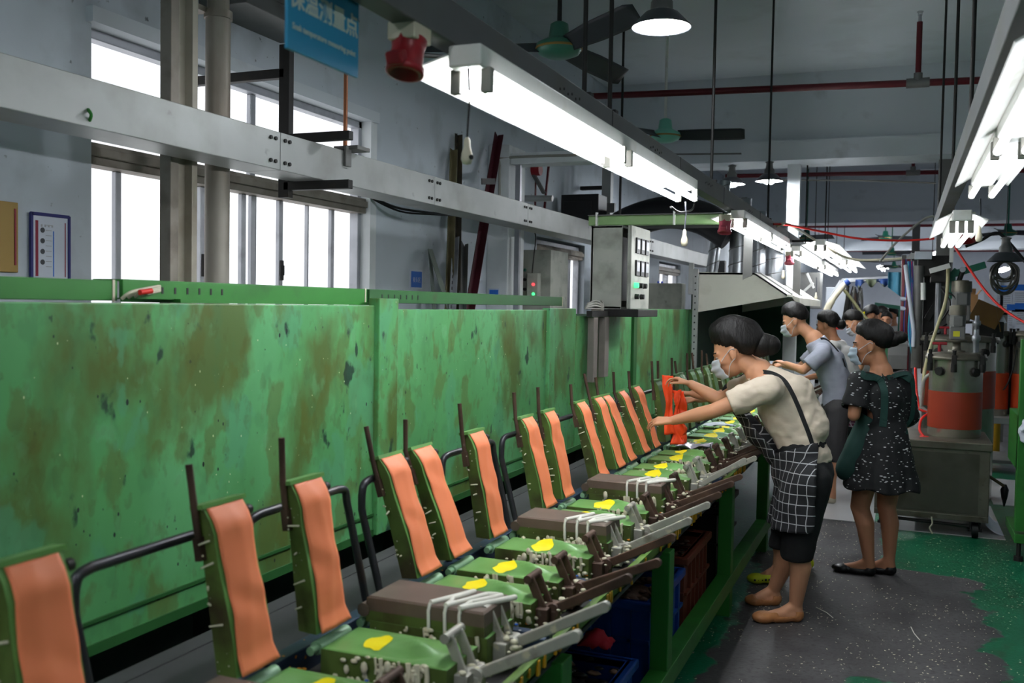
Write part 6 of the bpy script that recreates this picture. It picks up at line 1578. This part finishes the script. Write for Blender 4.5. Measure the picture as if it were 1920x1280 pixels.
# ---------------- generic worker for the ones farther back
def worker(Y, lab, j, top, bottom, skin, hairkw, mask=None, apron=None, vox=.012, strap=None, legs_bare=True, tl=.5, cap=None, shoe=None, k=1.0, hairm=None, hands=True, group=None):
    A = lambda px, py, dY=0: at(px, py, Y=Y+dY)
    g = {n: (A(*q) if not isinstance(q, Vector) else q) for n, q in j.items() if n not in ('f', 'u')}
    foot0 = V(g['hip'].x, Y, 0)
    r = thing('person', foot0, lab, 'person', group)
    H = Head(g['head'], j['f'], j['u'], k); nb, ch, wa, hp = g['neck'], g['chest'], g['waist'], g['hip']
    fw = V(j['f'][0], j['f'][1], 0).normalized(); lf = V(-fw.y, fw.x, 0)
    b = MB(); H.flesh(b, 14); b.cap(H.p(-.03, 0, -.05), nb, .052, .058); b.cap(nb, ch, .075, .11); b.cap(ch, wa, .11, .105); b.cap(wa, hp, .105, .12)
    s = MB(); s.cap(nb-(nb-ch).normalized()*.05, ch, .09, .128); s.cap(ch, wa, .13, .125); s.cap(wa, hp, .125, .13)
    t = MB(); t.cap(wa.lerp(hp, .6), hp, .125, .14)
    cuts = []
    for sd, nm in ((1, 'L'), (-1, 'R')):
        sh = g.get('sh'+nm) or nb+lf*.165*sd+(ch-nb).normalized()*.06; el = g.get('el'+nm) or sh+V(0, 0, -.27)+fw*.06; wr = g.get('wr'+nm) or el+fw*.2+V(0, 0, -.06)
        b.cap(nb+(ch-nb)*.4, sh, .06, .05); b.cap(sh, el, .047, .038); b.cap(el, wr, .037, .026)
        if hands: hand(b, wr, (wr-el).normalized(), V(0, 0, -1) if abs((wr-el).normalized().z) < .9 else -lf*sd, -lf*sd+V(0, 0, .2), .45, 1.0, .0095)
        e = sh.lerp(el, .72); s.cap(nb+(ch-nb)*.45, sh, .075, .068); s.cap(sh, e+(el-sh).normalized()*.05, .066, .066); cuts.append((sh, e))
        an = g.get('an'+nm) or V(hp.x+lf.x*.09*sd, hp.y+lf.y*.09*sd, .085); kn = g.get('kn'+nm) or (hp+lf*.09*sd).lerp(an, .5)+fw*.03
        h_ = hp+lf*.085*sd; he = V(an.x, an.y, 0)-fw*.035; to = he+fw*.25
        b.cap(h_, kn, .088, .058); b.cap(kn, an, .057, .036); foot(b, an, he, to)
        t.cap(h_, kn, .108, .088); t.cap(kn, kn.lerp(an, max(.02, tl)), .086, .076)
        f = MB(); sole(f, he, to, .095, .07); remesh(f, 'shoe', shoe or M_dark, r, .010, 3)
    remesh(b, 'body', skin, r, vox*.8, 4)
    H.face(r)
    def keep(p):
        for sh, e in cuts:
            d = (e-sh).normalized(); q = p-e
            if q.dot(d) > 0 and (q-d*q.dot(d)).length < .11 and q.length < .16: return False
        return (p-nb).length > .085
    sh_ = remesh(s, 'shirt', top, r, vox, 5, keep=keep, solid=.003, disp=.008, dscale=.08)
    zc = hp.z-.5 if tl < .3 else 0
    remesh(t, 'trousers', bottom, r, vox, 4, disp=.005)
    H.hair(r, hairm or M_hair, **hairkw)
    if mask is not None: H.mask(r, mask[0], mask[1])
    if cap is not None:
        c = MB(); 
        c.grid(lambda u, v: H.p(.118*math.sin(v*1.55)*math.cos(2*PI*u)-.012, .096*math.sin(v*1.55)*math.sin(2*PI*u), .055+.10*math.cos(v*1.55)), 28, 10, uv=False)
        c.grid(lambda u, v: H.p(.08+.085*v*math.cos((u-.5)*1.8), .10*math.sin((u-.5)*1.8), .062-.02*v), 10, 4, uv=False)
        o = c.build('cap', cap[0], r, solid=.004, fix=False)
        MB().cbox(H.p(.100, -.03, .09), .02, .05, .012, H.R).cbox(H.p(.090, -.045, .075), .02, .012, .04, H.R).build('yellow_patch', cap[1], o)
    if apron is not None:
        a = MB(); a.cap(wa, hp, .15, .165); a.cap(hp, hp+V(0, 0, -.22), .165, .175)
        remesh(a, 'apron', apron, r, vox, 4, keep=lambda p: hp.z-.30 < p.z < wa.z+.03, solid=.004)
    if strap: strap_on([A(*q) for q in strap[0]], sh_, .004, strap[1], strap[2], 'apron_strap', r, cast=(0, 0, EYE))
    return r
worker(8.5, 'man in grey t-shirt and charcoal shorts leaning over the line with a face mask', dict(head=(1490, 603), f=(-.90, -.06, -.42), u=(-.4, 0, .9), neck=(1526, 634), chest=(1554, 678), waist=(1572, 728), hip=(1570, 768),
       shL=(1543, 662, -.18), elL=(1506, 694, -.2), wrL=(1474, 682, -.1), shR=(1535, 655, .18), elR=(1500, 690, .2), wrR=(1470, 685, .25),
       knL=(1564, 850, -.08), knR=(1556, 845, .1), anL=(1560, 898, -.1), anR=(1552, 895, .12)), M_greytee, M_short, M_skin, dict(vol=1.06, front=.36, long=-.2, top=1.08), (M_mask, .004),
       strap=(((1540, 628, -.1), (1568, 655, -.15), (1592, 695, -.15), (1602, 735, -.12)), .02, M_blktee), tl=.05, vox=.012, k=1.05, shoe=M_cream)
worker(10.2, 'woman in white shirt and plum plaid apron behind the man in grey', dict(head=(1550, 610), f=(-.95, .2, -.3), u=(-.2, 0, .95), neck=(1562, 640), chest=(1578, 668), waist=(1590, 705), hip=(1590, 742),
       knL=(1584, 805, -.08), knR=(1592, 805, .1), anL=(1570, 856, -.08), anR=(1592, 850, .12)), M_whitetee, M_blktee, M_skin2, dict(vol=1.08, front=.30, long=-.45, back=1.1, bun=[(-.14, 0, -.03, (.05, .045, .05))]), None, M_plaidp, vox=.014, tl=.02)
worker(11.6, 'man in white shirt looking down with mask lowered under the gantry', dict(head=(1602, 606), f=(-.80, -.12, -.58), u=(-.55, 0, .82), neck=(1622, 634), chest=(1628, 662), waist=(1634, 705), hip=(1634, 745),
       elL=(1612, 690, -.25), wrL=(1590, 680, -.2)), M_whitetee, M_dark, M_skin, dict(vol=1.08, front=.34, long=-.15, top=1.06), (M_mask, .02), vox=.014)
def stand(px, py, Y, f, lab, top, hk, k=1.0, **kw):
    h = at(px, py, Y=Y); fw = V(f[0], f[1], 0).normalized()
    b_ = lambda z, q=0: V(h.x, h.y, z)-fw*q
    return worker(Y, lab, dict(head=h, f=f, u=(0, 0, 1), neck=b_(h.z-.16, .03), chest=b_(h.z-.36, .03), waist=b_(h.z-.6), hip=b_(h.z-.78)), top, M_dark, M_skin2, hk, vox=.018, k=k, hands=True, **kw)
stand(1634, 591, 14.5, (-.8, -.3, -.4), 'far worker wearing a black cap with a yellow mark', M_blktee, dict(vol=1.02, front=.3), cap=(M_black, M_yel))
stand(1652, 590, 16.5, (-.95, .1, -.15), 'far balding man in a blue shirt seen from the side', mat('blue_shirt', C(50, 76, 120), .8), dict(vol=.99, front=-.1, long=-.2), hairm=M_hair2)
stand(1662, 601, 15.7, (-.15, -.97, -.1), 'far man facing the camera with his mask pulled to his chin', mat('brown_shirt', C(110, 96, 86), .8), dict(vol=1.0, front=.25, long=0.0), mask=(M_mask, .055))
stand(1673, 592, 17.5, (-.6, -.7, -.1), 'farthest worker partly hidden by the hose column', M_whitetee, dict(vol=1.03, front=.3))

# pieces too small to pick apart one by one stay joined
for o in COL.objects:
    if o.type == 'MESH' and o.name.split('.')[0] in ('vent_nubs', 'rivets', 'bolt_heads', 'slots', 'ribs', 'print_lines', 'vent_holes', 'holes', 'rods', 'stripe', 'glue_string'): o['kind'] = 'stuff'
